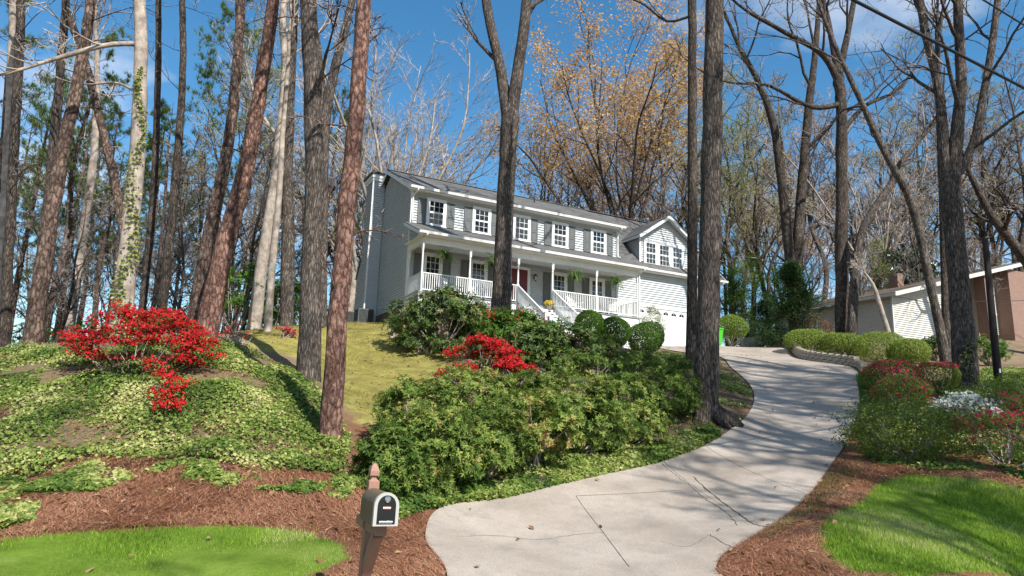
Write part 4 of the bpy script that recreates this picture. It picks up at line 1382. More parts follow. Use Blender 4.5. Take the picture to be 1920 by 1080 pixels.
TR['t13'] = own_tree(115, 'oak_tree', 'grey trunk second to the left of the reddish flaky pine', [(539, 597), (540, 420), (539, 311), (550, 52), (552, -40)], 28.0, [26, 24, 20, 17, 16], 'bark_grey', 9)
TR['t15'] = own_tree(116, 'oak_tree', 'grey trunk bending right behind the thick furrowed oak', [(600, 606), (604, 400), (612, 207), (648, 52), (662, -10)], 27.0, [25, 23, 20, 16, 15], 'bark_grey', 9, limbs=[([(606, 230), (598, 120), (585, 20), (582, -20)], [20, 17, 15, 14], .6)])
TR['mid'] = own_tree(117, 'oak_tree', 'tall forked grey tree standing in front of the porch', [(940, 603), (943, 480), (950, 330), (956, 225), (957, 200)], 28.5, [40, 35, 33, 37, 24], 'bark_grey', 0, crown=(0, .6), sides=18,
                     limbs=[([(953, 225), (938, 130), (918, 40), (905, -40), (898, -90)], [26, 22, 20, 19, 18], .8), ([(958, 225), (972, 125), (985, 30), (991, -40), (996, -100)], [28, 24, 22, 21, 20], -.6)])
TR['k'] = own_tree(118, 'oak_tree', 'thick grey trunk with flared roots at the inside bend of the driveway', [(1322, 790), (1328, 600), (1332, 400), (1336, 200), (1340, 0), (1342, -60)], 19.0, [47, 42, 40, 39, 37, 36], 'bark_grey', 10, sides=18)
TR['j'] = own_tree(119, 'oak_tree', 'narrower straight trunk just behind the thick one at the driveway bend', [(1296, 695), (1298, 500), (1298, 250), (1298, 0), (1298, -60)], 26.0, [22, 19, 18, 17, 16], 'bark_dark', 9, limbs=[([(1295, 30), (1250, 40), (1210, 10), (1170, -10)], [6, 5, 4, 3], .5)])
TR['q'] = own_tree(120, 'oak_tree', 'grey three-stemmed tree by the pink azaleas and black pole', [(1812, 730), (1803, 580), (1790, 450), (1782, 345), (1782, 320)], 23.0, [44, 38, 35, 38, 24], 'bark_grey', 0, crown=(0, .6), sides=18,
                   limbs=[([(1777, 345), (1768, 240), (1757, 150), (1735, 60), (1720, -30)], [23, 20, 18, 17, 16], .6), ([(1784, 340), (1797, 230), (1802, 140), (1797, 30), (1795, -40)], [29, 23, 20, 18, 17], -.4),
                          ([(1788, 335), (1812, 300), (1832, 240), (1856, 111), (1872, -10)], [18, 16, 15, 14, 13], .2)])
TR['l'] = own_tree(121, 'oak_tree', 'dark upright trunk with fanning limbs behind the clipped hedge', [(1580, 645), (1578, 480), (1578, 222), (1572, 150), (1572, 130)], 37.0, [27, 24, 21, 21, 14], 'bark_dark', 0, crown=(0, .5), leaf=(.55, .15, .6, .2), leaf_mat='leaf_bud',
                   limbs=[([(1571, 150), (1540, 100), (1470, 60), (1400, 20)], [15, 12, 9, 6], -1), ([(1572, 146), (1590, 60), (1605, -20)], [15, 12, 10], 1), ([(1572, 148), (1555, 50), (1540, -20)], [13, 11, 9], .5), ([(1576, 195), (1520, 200), (1440, 160), (1370, 155)], [12, 9, 6, 4], -2), ([(1577, 250), (1620, 200), (1680, 170), (1720, 120)], [10, 8, 6, 4], 1.5)])
TR['m'] = own_tree(122, 'oak_tree', 'two-stemmed tree rising out of the dark conifer', [(1490, 560), (1482, 500), (1461, 300), (1447, 222), (1420, 150), (1389, 94), (1370, 50)], 42.0, [26, 20, 17, 15, 12, 9, 7], 'bark_dark', 3, crown=(9, .5), leaf=(.6, .15, .6, .2), leaf_mat='leaf_bud',
                   limbs=[([(1491, 540), (1498, 430), (1505, 333), (1517, 194), (1525, 133), (1535, 20)], [22, 20, 18, 16, 13, 10], .8)])
TR['n'] = own_tree(123, 'leaning_tree', 'long thin trunk leaning left in front of the white neighbouring wall', [(1775, 693), (1765, 630), (1750, 560), (1711, 389), (1661, 289), (1611, 183), (1567, 89), (1540, 20)], 33.0, [20, 17, 16, 15, 13, 11, 9, 7], 'bark_grey', 2, crown=(8, .5), ks=(5, 4, 3))
TR['o'] = own_tree(124, 'bent_tree', 'crooked grey trunk bending right beside the dark upright trunk', [(1597, 660), (1600, 560), (1611, 455), (1633, 400), (1672, 344), (1689, 305), (1744, 239)], 36.0, [20, 17, 15, 14, 13, 10, 8], 'bark_grey', 2, crown=(8, .5))
TR['p'] = own_tree(125, 'sapling_tree', 'small crooked sapling leaning left before the siding of the neighbouring house', [(1682, 655), (1655, 590), (1640, 540), (1625, 517)], 34.0, [11, 9, 7, 5], 'bark_pale', .6, crown=(6, .4), twig='twig_pale')
TR['r'] = own_tree(126, 'slim_tree', 'slim trunk immediately left of the three-stemmed grey tree', [(1780, 684), (1773, 590), (1767, 361), (1760, 200), (1758, 60)], 34.0, [16, 15, 13, 11, 9], 'bark_dark', 3, crown=(10, .5))
TR['x'] = own_tree(127, 'slim_tree', 'pale slim trunk between the thick curving pine and the ivy-clad tree', [(133, 612), (155, 440), (176, 290), (182, 120)], 31.0, [18, 16, 14, 10], 'bark_pale', 4, twig='twig_pale', low=(8, .3, .9, .1))
TR['w'] = own_tree(128, 'oak_tree', 'dark trunk with crooked limbs reaching in at the right edge behind the brick house', [(1955, 640), (1940, 520), (1889, 444), (1856, 400), (1822, 333)], 40.0, [26, 22, 17, 14, 10], 'bark_dark', 3, crown=(9, .35))

# surface roots of the thick trunk at the driveway bend
_o, _loc, _rad, _root = TR['k']
for k_, (dx, dy, ln_, rr_) in enumerate([(.9, -.4, .95, .25), (.6, -.8, .75, .16), (-.7, -.7, .6, .11), (1.0, .1, .8, .14)]):
    P_ = []
    for f in np.linspace(0, 1, 8):
        x, y = _root[0] + dx * ln_ * f, _root[1] + dy * ln_ * f
        P_.append((dx * ln_ * f, dy * ln_ * f, float(tz(x, y)) - _root[2] + .34 * (1 - f ** 1.6) - .05))
    V, F = tube_np(np.array(P_)[None], (rr_ * np.linspace(1.1, .6, 8))[None], 9)
    MB().add(rough_trunk(V, 9, 900 + k_, .12, rr_), F).build('root', M['bark_dark'], _o, True)

# ------------------------------------------------------------------ the wood behind
ORD = ['first', 'second', 'third', 'fourth', 'fifth', 'sixth', 'seventh', 'eighth', 'ninth', 'tenth', 'eleventh', 'twelfth', 'thirteenth', 'fourteenth', 'fifteenth', 'sixteenth',
       'seventeenth', 'eighteenth', 'nineteenth', 'twentieth', 'twenty-first', 'twenty-second', 'twenty-third', 'twenty-fourth', 'twenty-fifth', 'twenty-sixth', 'twenty-seventh', 'twenty-eighth']
KINDS = {'pine': (PIN, ('bark_pine2', 'twig', 'needle'), 'pine_tree'), 'fine': ([DEC[4], DEC[2]], ('bark_grey', 'twig_pale', None), 'slender_bare_tree'), 'bare': (DEC, ('bark_grey', 'twig', None), 'bare_tree'), 'pale': (DEC, ('bark_pale', 'twig_pale', None), 'pale_bare_tree'),
         'vase': (VAS, ('bark_pale', 'twig_pale', None), 'pale_fan_tree'), 'bud': (BUD, ('bark_dark', 'twig', 'leaf_bud'), 'budding_tree'), 'orange': (ORA, ('bark_dark', 'twig', 'leaf_orange'), 'bronze_leaved_tree'), 'lime': (LIM, ('bark_grey', 'twig', 'leaf_lime'), 'young_leaved_tree')}
LOOK = {'pine': 'tall background pine', 'bare': 'bare dark background tree', 'pale': 'bare pale-limbed tree', 'fine': 'slender fine-twigged tree', 'vase': 'pale bare fan-shaped tree', 'bud': 'olive budding tree', 'orange': 'bronze-orange leafed tree', 'lime': 'yellow-green young leafed tree'}
# (u of the trunk, distance, kind, size)
WOOD = {
 'in the wood beyond the red azalea': [(-60, 34, 'pine', .9), (20, 40, 'pine', 1.0), (95, 36, 'pine', .85), (150, 48, 'pine', 1.0), (205, 40, 'bare', .8), (215, 56, 'pine', 1.05), (265, 46, 'pine', .95), (300, 62, 'pine', 1.0),
      (365, 50, 'bare', .9), (395, 66, 'pine', 1.0), (410, 42, 'bud', .8), (455, 48, 'bare', .9), (480, 60, 'lime', 1.0), (565, 52, 'bare', .95), (640, 60, 'bud', 1.0), (120, 70, 'bare', 1.0), (345, 78, 'lime', .9), (-20, 52, 'pine', 1.0), (175, 38, 'pine', .75),
      (285, 38, 'pine', .8), (590, 44, 'pine', .85), (380, 44, 'pine', 1.05), (110, 44, 'pine', 1.05), (505, 54, 'pine', 1.0), (55, 50, 'pine', 1.0), (325, 54, 'pine', 1.05), (240, 66, 'pine', 1.1), (440, 58, 'pine', 1.0)],
 'behind the house': [(690, 56, 'bare', .8), (722, 47, 'vase', 1.0), (800, 62, 'vase', .9), (870, 80, 'bare', .7), (1035, 56, 'orange', .9), (1085, 72, 'bare', .85), (1110, 64, 'bud', .75), (1172, 50, 'orange', 1.0), (1225, 60, 'orange', .98), (1280, 56, 'bud', .9), (650, 50, 'vase', .9), (1000, 68, 'bare', .7), (760, 70, 'fine', 1.1), (840, 66, 'fine', 1.0), (1065, 60, 'fine', 1.0), (1255, 52, 'fine', 1.0)],
 'beyond the driveway': [(1340, 60, 'bud', .95), (1372, 52, 'lime', .9), (1410, 64, 'bud', .95), (1440, 50, 'bud', .8), (1470, 72, 'orange', .9), (1540, 58, 'bare', .85), (1620, 66, 'bud', .95), (1650, 56, 'vase', .85), (1720, 58, 'bud', .85), (1745, 74, 'lime', .95), (1800, 60, 'bare', .9), (1840, 68, 'orange', .85), (1880, 58, 'bud', .95), (1945, 56, 'bare', .9), (1395, 80, 'bare', .9), (1590, 84, 'bare', .9), (1690, 82, 'bare', .9), (2010, 60, 'bud', 1.0), (1365, 66, 'fine', 1.2), (1500, 62, 'fine', 1.2), (1605, 58, 'fine', 1.15), (1670, 68, 'fine', 1.3), (1735, 62, 'fine', 1.2), (1855, 60, 'fine', 1.2), (1910, 66, 'fine', 1.3)],
}
wr = np.random.default_rng(77)
for place, rows in WOOD.items():
    rows = sorted(rows)
    seen = {}
    tot = {k: sum(1 for q in rows if q[2] == k) for k in KINDS}
    for i, (u, d, kind, sc) in enumerate(rows):
        protos, mats, nm = KINDS[kind]
        p = ground(at(u, 600, d))
        k = seen.get(kind, 0); seen[kind] = k + 1
        lab = f'{LOOK[kind]} {place}' + (f', {ORD[k]} from the left' if tot[kind] > 1 else '')
        place_tree(protos[(i + int(u)) % len(protos)], [M[q] if q else None for q in mats], nm, lab, 'tree', p, float(wr.uniform(0, 6.28)), sc * (.92 if kind == 'pine' else 1.25) * float(wr.uniform(.94, 1.08)), 'trees ' + place)
# understorey: bare saplings between the trunks
SAP = {'left of the house': [(-30, 29), (60, 32), (120, 28), (205, 30), (290, 33), (335, 31), (420, 35), (455, 29), (560, 38)],
       'right of the house': [(1400, 47), (1520, 46), (1615, 47), (1660, 52), (1725, 49), (1825, 48), (1895, 52)]}
for place, rows in SAP.items():
    for i, (u, d) in enumerate(sorted(rows)):
        bud = place[0] == 'r' and i % 3 == 0
        place_tree(LIM[1] if bud else DEC[(2, 4)[i % 2]], (M['bark_grey'], M['twig'], M['leaf_lime']) if bud else (M['bark_grey'], M['twig'], None), 'sapling_tree',
                   f'{"young leafing" if bud else "bare slender"} understorey sapling {place}, {ORD[i]} from the left', 'tree', on_ground(u, d) if False else ground(at(u, 600, d)), float(wr.uniform(0, 6.28)), float(wr.uniform(.42, .7)), 'understorey saplings')
# trees across the street whose shadows fall on the yard
for i, (a, b, k, sc) in enumerate([(-14, -6.5, 3, 1.1), (-3.0, -6.4, 2, 1.5), (12.5, -6.0, 3, .8), (15.5, -8.5, 3, .95), (17.8, -6.0, 3, 1.45), (20.2, -5.5, 3, 1.5), (22.5, -8.0, 3, 1.55), (24.6, -5.8, 3, 1.5), (27, -6.5, 3, 1.5)]):
    p = S * a + T * b
    place_tree(DEC[k], (M['bark_dark'], M['twig'], None), 'roadside_tree', f'bare roadside tree across the street, {ORD[i]} from the left', 'tree', (p[0], p[1], -.1), i * 1.3, sc, 'trees across the street')


# ------------------------------------------------------------------ shrubs
def lumps(rng, k=9):
    c = unit(rng.normal(0, 1, (k, 3))); a = rng.uniform(-.16, .22, k)
    return lambda D_: 1 + (a[None] * np.exp(-((D_[:, None] - c[None]) ** 2).sum(-1) / .22)).sum(1)


def shrub(seed, name, label, base, rx, ry, h, leaf, n, size, w=.55, mode='scatter', k=8, clumps=0, clump=(.3, .3, .16), flower=None, stems=7, stem_mat='twig',
          flat_top=0.0, skirt=.15, yaw=0.0, cat='shrub', group=None, spread=.8, bright=.0, shell=.16, leggy=0.0, sink=.0, thin=1.0, extra=()):
    """Shrub > stems, leaves (and flowers). flower = (material, count, size, upper share)."""
    r = np.random.default_rng(seed)
    base = np.asarray(base, float)
    o = thing(name, label, cat, base, yaw, group)
    lf = lumps(r)
    cz = h * (.5 + leggy * .5); rz_ = h * (.5 - leggy * .5) * 1.04

    def surface(m, zmin=-.75):
        D_ = unit(r.normal(0, 1, (int(m * 1.7) + 8, 3)))
        D_ = D_[D_[:, 2] > zmin][:m]
        f = lf(D_)[:, None]
        e = D_ * np.array([rx, ry, rz_]) * f
        if flat_top:
            e[:, 2] = np.minimum(e[:, 2], rz_ * (1 - flat_top))
        nn = unit(D_ / np.array([rx, ry, rz_]))
        return e, nn, D_
    mb = MB()
    ctr = np.array([0, 0, cz])
    if clumps:
        E_, Nn, D_ = surface(clumps, -.45 if not sink else -.9)
        C_ = E_ * r.uniform(.72, 1.0, (len(E_), 1)) + ctr
        C_[:, 2] = np.maximum(C_[:, 2], .12 - sink)
        if len(extra):
            C_ = np.vstack([C_, np.array(extra, float)]); Nn = np.vstack([Nn, np.tile([0, 0, 1.0], (len(extra), 1))])
        idx = r.integers(0, len(C_), n)
        P_ = C_[idx] + r.normal(0, 1, (n, 3)) * np.array(clump) * .55
        nr = unit(P_ - C_[idx] + Nn[idx] * .25 + np.array([0, 0, .12]))
        tone = r.uniform(0, 1, len(C_))[idx]
    else:
        E_, Nn, D_ = surface(n)
        n = len(E_)
        P_ = E_ * (1 - np.abs(r.normal(0, shell, (n, 1)))) + ctr
        nr = Nn
        tone = r.uniform(0, 1, n)
        C_ = P_[:: max(1, n // 24)]
    P_[:, 2] = np.maximum(P_[:, 2], r.uniform(.02, skirt + .03, len(P_)) - sink - (9 if len(extra) else 0))
    var = np.clip(.45 * tone + .55 * r.uniform(0, 1, len(P_)) + bright, 0, 1)
    if mode == 'whorl':
        whorls(r, mb, P_, nr + np.array([0, 0, .35]), size, size * w, k, var=var)
    else:
        scatter_leaves(r, mb, P_, nr, size, size * w, spread, var)
    if stems:
        sb = MB()
        tgt = C_[r.integers(0, len(C_), stems * 3 if clumps else stems)]
        for q in tgt:
            a0 = np.array([r.normal(0, rx * .10), r.normal(0, ry * .10), -.1])
            m_ = a0 * .45 + q * .55; m_[2] = q[2] * .45; m_[:2] += r.normal(0, .05, 2)
            sb.tube(spline([a0, m_, q], 7), np.linspace(.020, .005, 7) * (1 + .3 * h) * thin, 5)
        sb.build('stems', M[stem_mat], o, True)
    tag(mb.build('leaves', M[leaf], o), kind='stuff')
    if flower:
        fm, fn, fs, up_ = flower
        fb = MB()
        if clumps:
            hi = np.where((C_[:, 2] > h * up_) | (np.arange(len(C_)) >= len(C_) - len(extra)))[0]
            if len(hi) == 0: hi = np.arange(len(C_))
            ii = hi[r.integers(0, len(hi), fn)]
            F_ = C_[ii] + r.normal(0, 1, (fn, 3)) * np.array(clump) * .55 + np.array([0, 0, .03])
            nn = unit(F_ - C_[ii] + np.array([0, -.3, .5]))
        else:
            E2, N2, D2 = surface(fn, up_ * 2 - 1)
            F_ = E2 * r.uniform(.94, 1.04, (len(E2), 1)) + ctr; nn = N2
            fn = len(F_)
        whorls(r, fb, F_, nn, fs, fs * .8, 5, .2)
        tag(fb.build('flowers', M[fm], o), kind='stuff')
    return o


def on_ground(u, d):
    return ground(at(u, 600, d))


# the pieris bank beside the driveway
PI = [(762, 11.9, .72, 1.0, 'lowest, nearest the mailbox'), (828, 12.5, .88, 1.35, 'front row, second from the mailbox'), (915, 13.4, .88, 1.2, 'front row, third from the mailbox'), (1000, 14.3, .98, 1.45, 'front row, fourth from the mailbox'),
      (1095, 15.5, .92, 1.2, 'front row, fifth from the mailbox'), (1180, 16.6, .85, 1.0, 'front row, right end'), (800, 14.2, 1.0, 1.4, 'back row, left end'), (893, 15.2, 1.05, 1.5, 'back row, second from left'), (985, 16.0, 1.0, 1.3, 'back row, third from left'),
      (1075, 17.0, 1.1, 1.5, 'back row, fourth from left'), (1165, 17.8, 1.0, 1.25, 'back row, fifth from left'), (1243, 18.6, .88, 1.35, 'back row, nearest the thick driveway trunk')]
for i, (u, d, rr, h, where) in enumerate(PI):
    shrub(300 + i, 'pieris_bush', f'glossy green bush of the driveway bank, {where}', on_ground(u, d), rr, rr * .95, h, 'pieris', 1850, .09, .33, 'whorl', 7, clumps=85, clump=(.165, .165, .13), stems=3, sink=.35, bright=[-.12, .06, -.02, .12, -.1, .04, .02, .14, -.08, .1, -.02, -.14][i], group='bushes on the driveway bank')

# the big red azalea on the ivy bank
ab_ = G(226, 716)
_l = lambda u, v, dz: (lambda g: g - ab_ - np.array([0, .6, 0]) + np.array([0, 0, dz]))(G(u, v))
shrub(330, 'red_azalea', 'large spreading red azalea in full bloom, trailing down the ivy bank', ab_ + np.array([0, .6, 0]), 1.28, 1.1, 1.6, 'azalea_leaf', 4000, .05, .5, clumps=96, clump=(.23, .23, .08), flower=('red_petal', 4600, .042, .24), stems=10, thin=.55,
      extra=[_l(275, 735, .55), _l(292, 735, .42), _l(305, 745, .40), _l(318, 752, .36), _l(312, 768, .34), _l(298, 772, .28), _l(338, 757, .30), _l(322, 782, .24), _l(306, 786, .20)] + [(-1.55, 0, .95), (-1.45, .1, .75), (-1.3, -.2, .85), (1.45, 0, .9), (1.3, -.2, .7), (1.5, .2, .62)])
# red azaleas and rhododendrons before the porch
shrub(332, 'red_azalea', 'bright red azalea above the driveway bank bushes', on_ground(905, 20.3), .98, .8, 1.25, 'azalea_leaf', 1500, .055, .5, clumps=36, clump=(.26, .26, .10), flower=('red_petal', 1700, .046, .52), stems=7, thin=.6)
shrub(333, 'red_azalea', 'smaller red azalea right of the bright red one', on_ground(965, 19.6), .50, .45, .85, 'azalea_leaf', 700, .055, .5, clumps=16, clump=(.2, .2, .09), flower=('red_petal', 900, .055, .55), stems=6)
shrub(334, 'red_azalea', 'dull purple-red low azalea left of the bright red one', on_ground(868, 19.3), .5, .4, .7, 'azalea_leaf', 800, .055, .5, clumps=14, clump=(.2, .2, .1), flower=('red_petal', 300, .05, .4), stems=6)
shrub(335, 'rhododendron', 'broad dark rhododendron at the left end of the porch', G(820, 655), 1.75, 1.2, 2.0, 'rhodo', 1500, .15, .32, 'whorl', 7, clumps=80, clump=(.3, .3, .22), stems=8, bright=.12)
shrub(336, 'rhododendron', 'smaller rhododendron before the porch left of the forked tree', G(890, 640), .95, .7, 1.3, 'rhodo', 800, .14, .32, 'whorl', 7, clumps=40, clump=(.26, .26, .2), stems=8, bright=.15)
shrub(337, 'azalea_bush', 'green azalea with a few red blooms under the forked tree', G(962, 664), 1.3, 1.0, 1.45, 'leaf_green', 1300, .12, .42, 'whorl', 6, clumps=60, clump=(.28, .28, .2), flower=('red_petal', 130, .06, .55), stems=9, bright=-.08)
shrub(338, 'azalea_bush', 'red-flecked azalea at the foot of the forked tree', G(902, 645), .8, .7, 1.35, 'leaf_green', 600, .11, .42, 'whorl', 6, clumps=30, clump=(.24, .24, .2), flower=('red_petal', 170, .06, .6), stems=7)
shrub(339, 'rhododendron', 'leggy dark-leaved rhododendron in front of the porch steps', G(1060, 694), 1.0, .9, 1.45, 'rhodo', 380, .17, .34, 'whorl', 7, clumps=42, clump=(.24, .24, .2), stems=10, leggy=.2)
shrub(340, 'rhododendron', 'lower dark rhododendron left of the porch steps', G(1000, 694), .95, .8, 1.4, 'rhodo', 600, .16, .34, 'whorl', 7, clumps=36, clump=(.24, .24, .2), stems=9)
for i, (u, d, rr, h, lab) in enumerate([(790, 662, .8, .6, 'left'), (865, 672, .9, .6, 'middle'), (940, 694, .9, .7, 'right')]):
    shrub(341 + i, 'low_shrub', f'low dark green shrub skirting the rhododendrons, {lab} of three', G(u, d), rr, rr * .8, h, 'rhodo', 420, .11, .35, 'whorl', 7, clumps=26, clump=(.22, .22, .14), stems=4, bright=.15)
for i, (u, d, rr, h, lab) in enumerate([(1040, 21.5, 1.0, .85, 'nearest the red azaleas'), (1120, 22.2, 1.1, .8, 'second from the red azaleas'), (1195, 23.2, 1.0, .65, 'third from the red azaleas'), (1130, 25.8, .8, .5, 'below the left boxwood'), (1252, 24.5, .8, .5, 'nearest the narrow driveway trunk')]):
    shrub(345 + i, 'low_shrub', f'low mixed shrub on the slope under the boxwoods, {lab}', on_ground(u, d), rr, rr * .85, h, 'pieris', 520, .10, .34, 'whorl', 7, clumps=34, clump=(.25, .25, .13), stems=5, bright=-.1)
# clipped boxwoods, variegated shrub
for i, (u, d, rr, h, lab) in enumerate([(1106, 30.3, .72, 1.42, 'beside the porch steps'), (1152, 30.4, .78, 1.42, 'in the middle of the three'), (1213, 30.8, .80, 1.48, 'nearest the garage')]):
    shrub(352 + i, 'boxwood_ball', f'clipped round boxwood {lab}', on_ground(u, d), rr, rr, h, 'box_leaf', 10000, .065, .6, stems=6, shell=.10, spread=.6, group='boxwood balls along the porch')
shrub(356, 'variegated_shrub', 'white and green variegated shrub against the garage door', on_ground(1222, 34.3), .62, .55, 2.25, 'varieg_leaf', 2600, .075, .5, clumps=60, clump=(.2, .2, .18), stems=8, leggy=.15)
shrub(357, 'standard_shrub', 'round-headed clipped shrub on bare stems beside the green bin', on_ground(1371, 39.5), .95, .9, 1.85, 'hedge_leaf', 8000, .075, .55, stems=9, leggy=.22, shell=.10, stem_mat='twig_pale', bright=-.1)
# hedge beyond the driveway
for i, (u, d, rx, h, lab) in enumerate([(1512, 36.0, 1.35, 1.3, 'left, loosest'), (1580, 35.0, 1.3, 1.25, 'middle'), (1648, 33.2, 1.5, 1.6, 'right of middle, tallest'), (1698, 32.4, 1.0, 1.4, 'right end')]):
    shrub(360 + i, 'hedge_bush', f'yellow-green clipped hedge bush above the driveway wall, {lab}', on_ground(u, d), rx, .95, h, 'hedge_leaf', 9500, .075, .5, stems=6, shell=.10, flat_top=.15, yaw=.3, group='hedge bushes above the driveway wall')
# azaleas right of the driveway
shrub(366, 'pink_azalea', 'domed azalea with dark pink blooms at the right edge of the driveway', G(1676, 742), .92, .8, 1.15, 'azalea_leaf', 8000, .055, .5, flower=('pink_petal', 620, .042, .55), stems=8, bright=-.1, shell=.1, flat_top=.12)
shrub(367, 'pink_azalea', 'flat-topped clipped azalea with pink top beside the three-stemmed tree', G(1762, 733), .68, .6, 1.02, 'azalea_leaf', 5500, .055, .5, flower=('pink_petal', 560, .042, .72), stems=6, bright=.05, shell=.1, flat_top=.25)
shrub(368, 'green_azalea', 'green azalea with low red blooms, in front of the domed pink one', G(1692, 765), .85, .7, .95, 'azalea_leaf', 6000, .055, .5, flower=('pink_petal', 150, .045, .3), stems=6, bright=.1, shell=.12)
shrub(369, 'green_azalea', 'broad green azalea bush nearest the right lawn', G(1702, 862), 1.28, 1.05, 1.3, 'azalea_leaf', 9500, .062, .5, clumps=150, clump=(.24, .24, .13), stems=4, thin=.6, bright=.06, sink=.3)
shrub(370, 'white_azalea', 'white flowering azalea between the green and red-pink azaleas', G(1812, 806), .72, .6, .85, 'azalea_leaf', 2600, .055, .5, clumps=44, clump=(.22, .22, .1), flower=('white_petal', 900, .046, .45), stems=4, thin=.6, sink=.2)
shrub(371, 'pink_azalea', 'loose red-pink azalea at the right edge in front of the white one', G(1886, 872), .95, .8, 1.1, 'azalea_leaf', 3600, .055, .5, clumps=60, clump=(.22, .22, .1), flower=('pink_petal', 260, .045, .35), stems=4, thin=.6, sink=.25)
shrub(372, 'pink_azalea', 'red-pink azalea behind the loose one at the right edge', G(1925, 816), .9, .8, 1.0, 'azalea_leaf', 3000, .055, .5, clumps=50, clump=(.22, .22, .1), flower=('pink_petal', 240, .045, .35), stems=4, thin=.6, sink=.25)
for i, (u, d, rx, h, lab) in enumerate([(1840, 21.0, 1.0, .7, 'left'), (1900, 22.5, 1.1, .75, 'middle'), (1955, 21.0, 1.1, .7, 'right')]):
    shrub(373 + i, 'low_shrub', f'low yellow-green shrub under the black pole, {lab} of three', on_ground(u, d), rx, .8, h, 'hedge_leaf', 2400, .065, .5, clumps=46, clump=(.26, .26, .12), stems=6, bright=-.15, group='low shrubs under the black pole')
# understorey left of the house
for i, (u, d, rx, h, mat_, lab) in enumerate([(330, 27, 1.7, 2.1, 'rhodo', 'between ivy-clad tree and leaning pines'), (440, 28, 1.8, 3.2, 'leaf_green', 'right of the leaning pines'), (520, 30, 1.5, 2.4, 'leaf_green', 'below the pale bent trunk'), (560, 32, 1.6, 2.2, 'rhodo', 'left of the thick furrowed oak'),
                                         (470, 36, 2.2, 3.4, 'leaf_green', 'tallest, deep in the wood'), (60, 31, 2.0, 2.6, 'rhodo', 'behind the thick curving pine'), (185, 30, 1.9, 2.6, 'rhodo', 'left of the ivy-clad trunk'), (285, 32, 2.0, 2.9, 'leaf_green', 'just right of the ivy-clad trunk')]):
    shrub(380 + i, 'evergreen_shrub', f'evergreen woodland shrub {lab}', on_ground(u, d), rx, rx * .8, h, mat_, 650 if mat_ == 'rhodo' else 900, .13, .36, 'whorl', 6, clumps=50, clump=(.3, .3, .2), stems=8)
shrub(388, 'pale_shrub', 'small pale yellow shrub on the mossy lawn near the rhododendron', on_ground(738, 25.4), .34, .3, .95, 'hedge_leaf', 260, .07, .4, clumps=16, clump=(.14, .14, .1), stems=7, bright=.35, leggy=.2, stem_mat='twig_pale')
shrub(389, 'sparse_azalea', 'sparse twiggy azalea on the mossy lawn behind the ivy', on_ground(452, 20.2), .5, .4, .85, 'azalea_leaf', 160, .05, .5, clumps=18, clump=(.14, .14, .07), flower=('red_petal', 40, .05, .3), stems=8)
shrub(390, 'sparse_azalea', 'low pink azalea on the mossy lawn left of the furrowed oak', on_ground(535, 23.6), .4, .35, .35, 'azalea_leaf', 160, .05, .5, clumps=12, clump=(.14, .14, .07), flower=('pink_petal', 160, .045, .3), stems=5)
# small trees and conifers
def cone_tree(seed, name, label, base, rad, h, leaf, n, size, w, cat='tree', power=.85, low=.0, bright=0.0):
    r = np.random.default_rng(seed); o = thing(name, label, cat, base)
    mb = MB(); wb = MB()
    wb.tube([(0, 0, -.3), (0, 0, h * .5), (0, 0, h * .97)], [h * .018, h * .012, .015], 8)
    nb = 90
    t = r.uniform(0, 1, nb) ** 1.25
    az = r.uniform(0, 6.28, nb); L = rad * (1 - t) ** power * r.uniform(.75, 1.15, nb) + .12
    P0 = np.stack([0 * t, 0 * t, low * h + (h * (.97 - low)) * t], 1); D0 = np.stack([np.cos(az), np.sin(az), .15 + .4 * t], 1)
    P_, R_ = grow(r, P0, D0, L, np.full(nb, .022), 5, .10, -.02, .3)
    V, F = tube_np(P_, R_, 4); wb.add(V, F)
    idx = r.integers(0, nb, n); f = r.uniform(.2, 1.0, n); x = f * 5; i = np.clip(x.astype(int), 0, 4); g = (x - i)[:, None]
    Q = P_[idx, i] * (1 - g) + P_[idx, i + 1] * g + r.normal(0, 1, (n, 3)) * np.array([.13, .13, .09]) * rad * .75
    tone = r.uniform(0, 1, nb)[idx]
    A = unit(unit(D0[idx]) + r.normal(0, .5, (n, 3)) + np.array([0, 0, -.15])); a, b = perp(A)
    V, F = leaf_quads(Q, A, a, size * r.uniform(.7, 1.3, n), size * w * r.uniform(.8, 1.2, n))
    mb.add(V, F, np.repeat(np.clip(.5 * tone + .5 * r.uniform(0, 1, n) + bright, 0, 1), 4))
    wb.build('trunk', M['bark_dark'], o, True); mb.build('crown', M[leaf], o)
    return o


cone_tree(401, 'conifer', 'dark cone-shaped conifer below the two-stemmed tree', on_ground(1487, 40.5), 2.5, 5.2, 'conifer', 20000, .17, .35)
cone_tree(402, 'conifer', 'second dark conifer behind the picket fence', on_ground(1438, 45), 1.8, 3.8, 'conifer', 10000, .16, .35)
cone_tree(403, 'feathery_tree', 'bright green feathery evergreen behind the round-headed shrub', on_ground(1378, 46), 2.3, 6.2, 'leaf_green', 7500, .15, .4, bright=-.02)
cone_tree(404, 'feathery_tree', 'taller bright green feathery evergreen right of the garage', on_ground(1415, 50), 2.4, 7.5, 'leaf_green', 7000, .16, .4)
cone_tree(405, 'feathery_tree', 'loose green feathery tree behind the picket fence', on_ground(1455, 56), 2.6, 7.5, 'leaf_green', 5000, .17, .4)
shrub(406, 'brown_shrub', 'rust-brown shrub between the conifer and the hedge', on_ground(1532, 39.0), .9, .8, 1.8, 'brown_leaf', 1300, .09, .5, clumps=50, clump=(.25, .25, .18), stems=9)
shrub(407, 'magnolia_tree', 'dark evergreen magnolia behind the neighbouring house', on_ground(1700, 54), 2.6, 2.4, 7.8, 'magnolia', 1700, .24, .42, 'whorl', 6, clumps=120, clump=(.5, .5, .35), stems=8, leggy=.15, cat='tree')
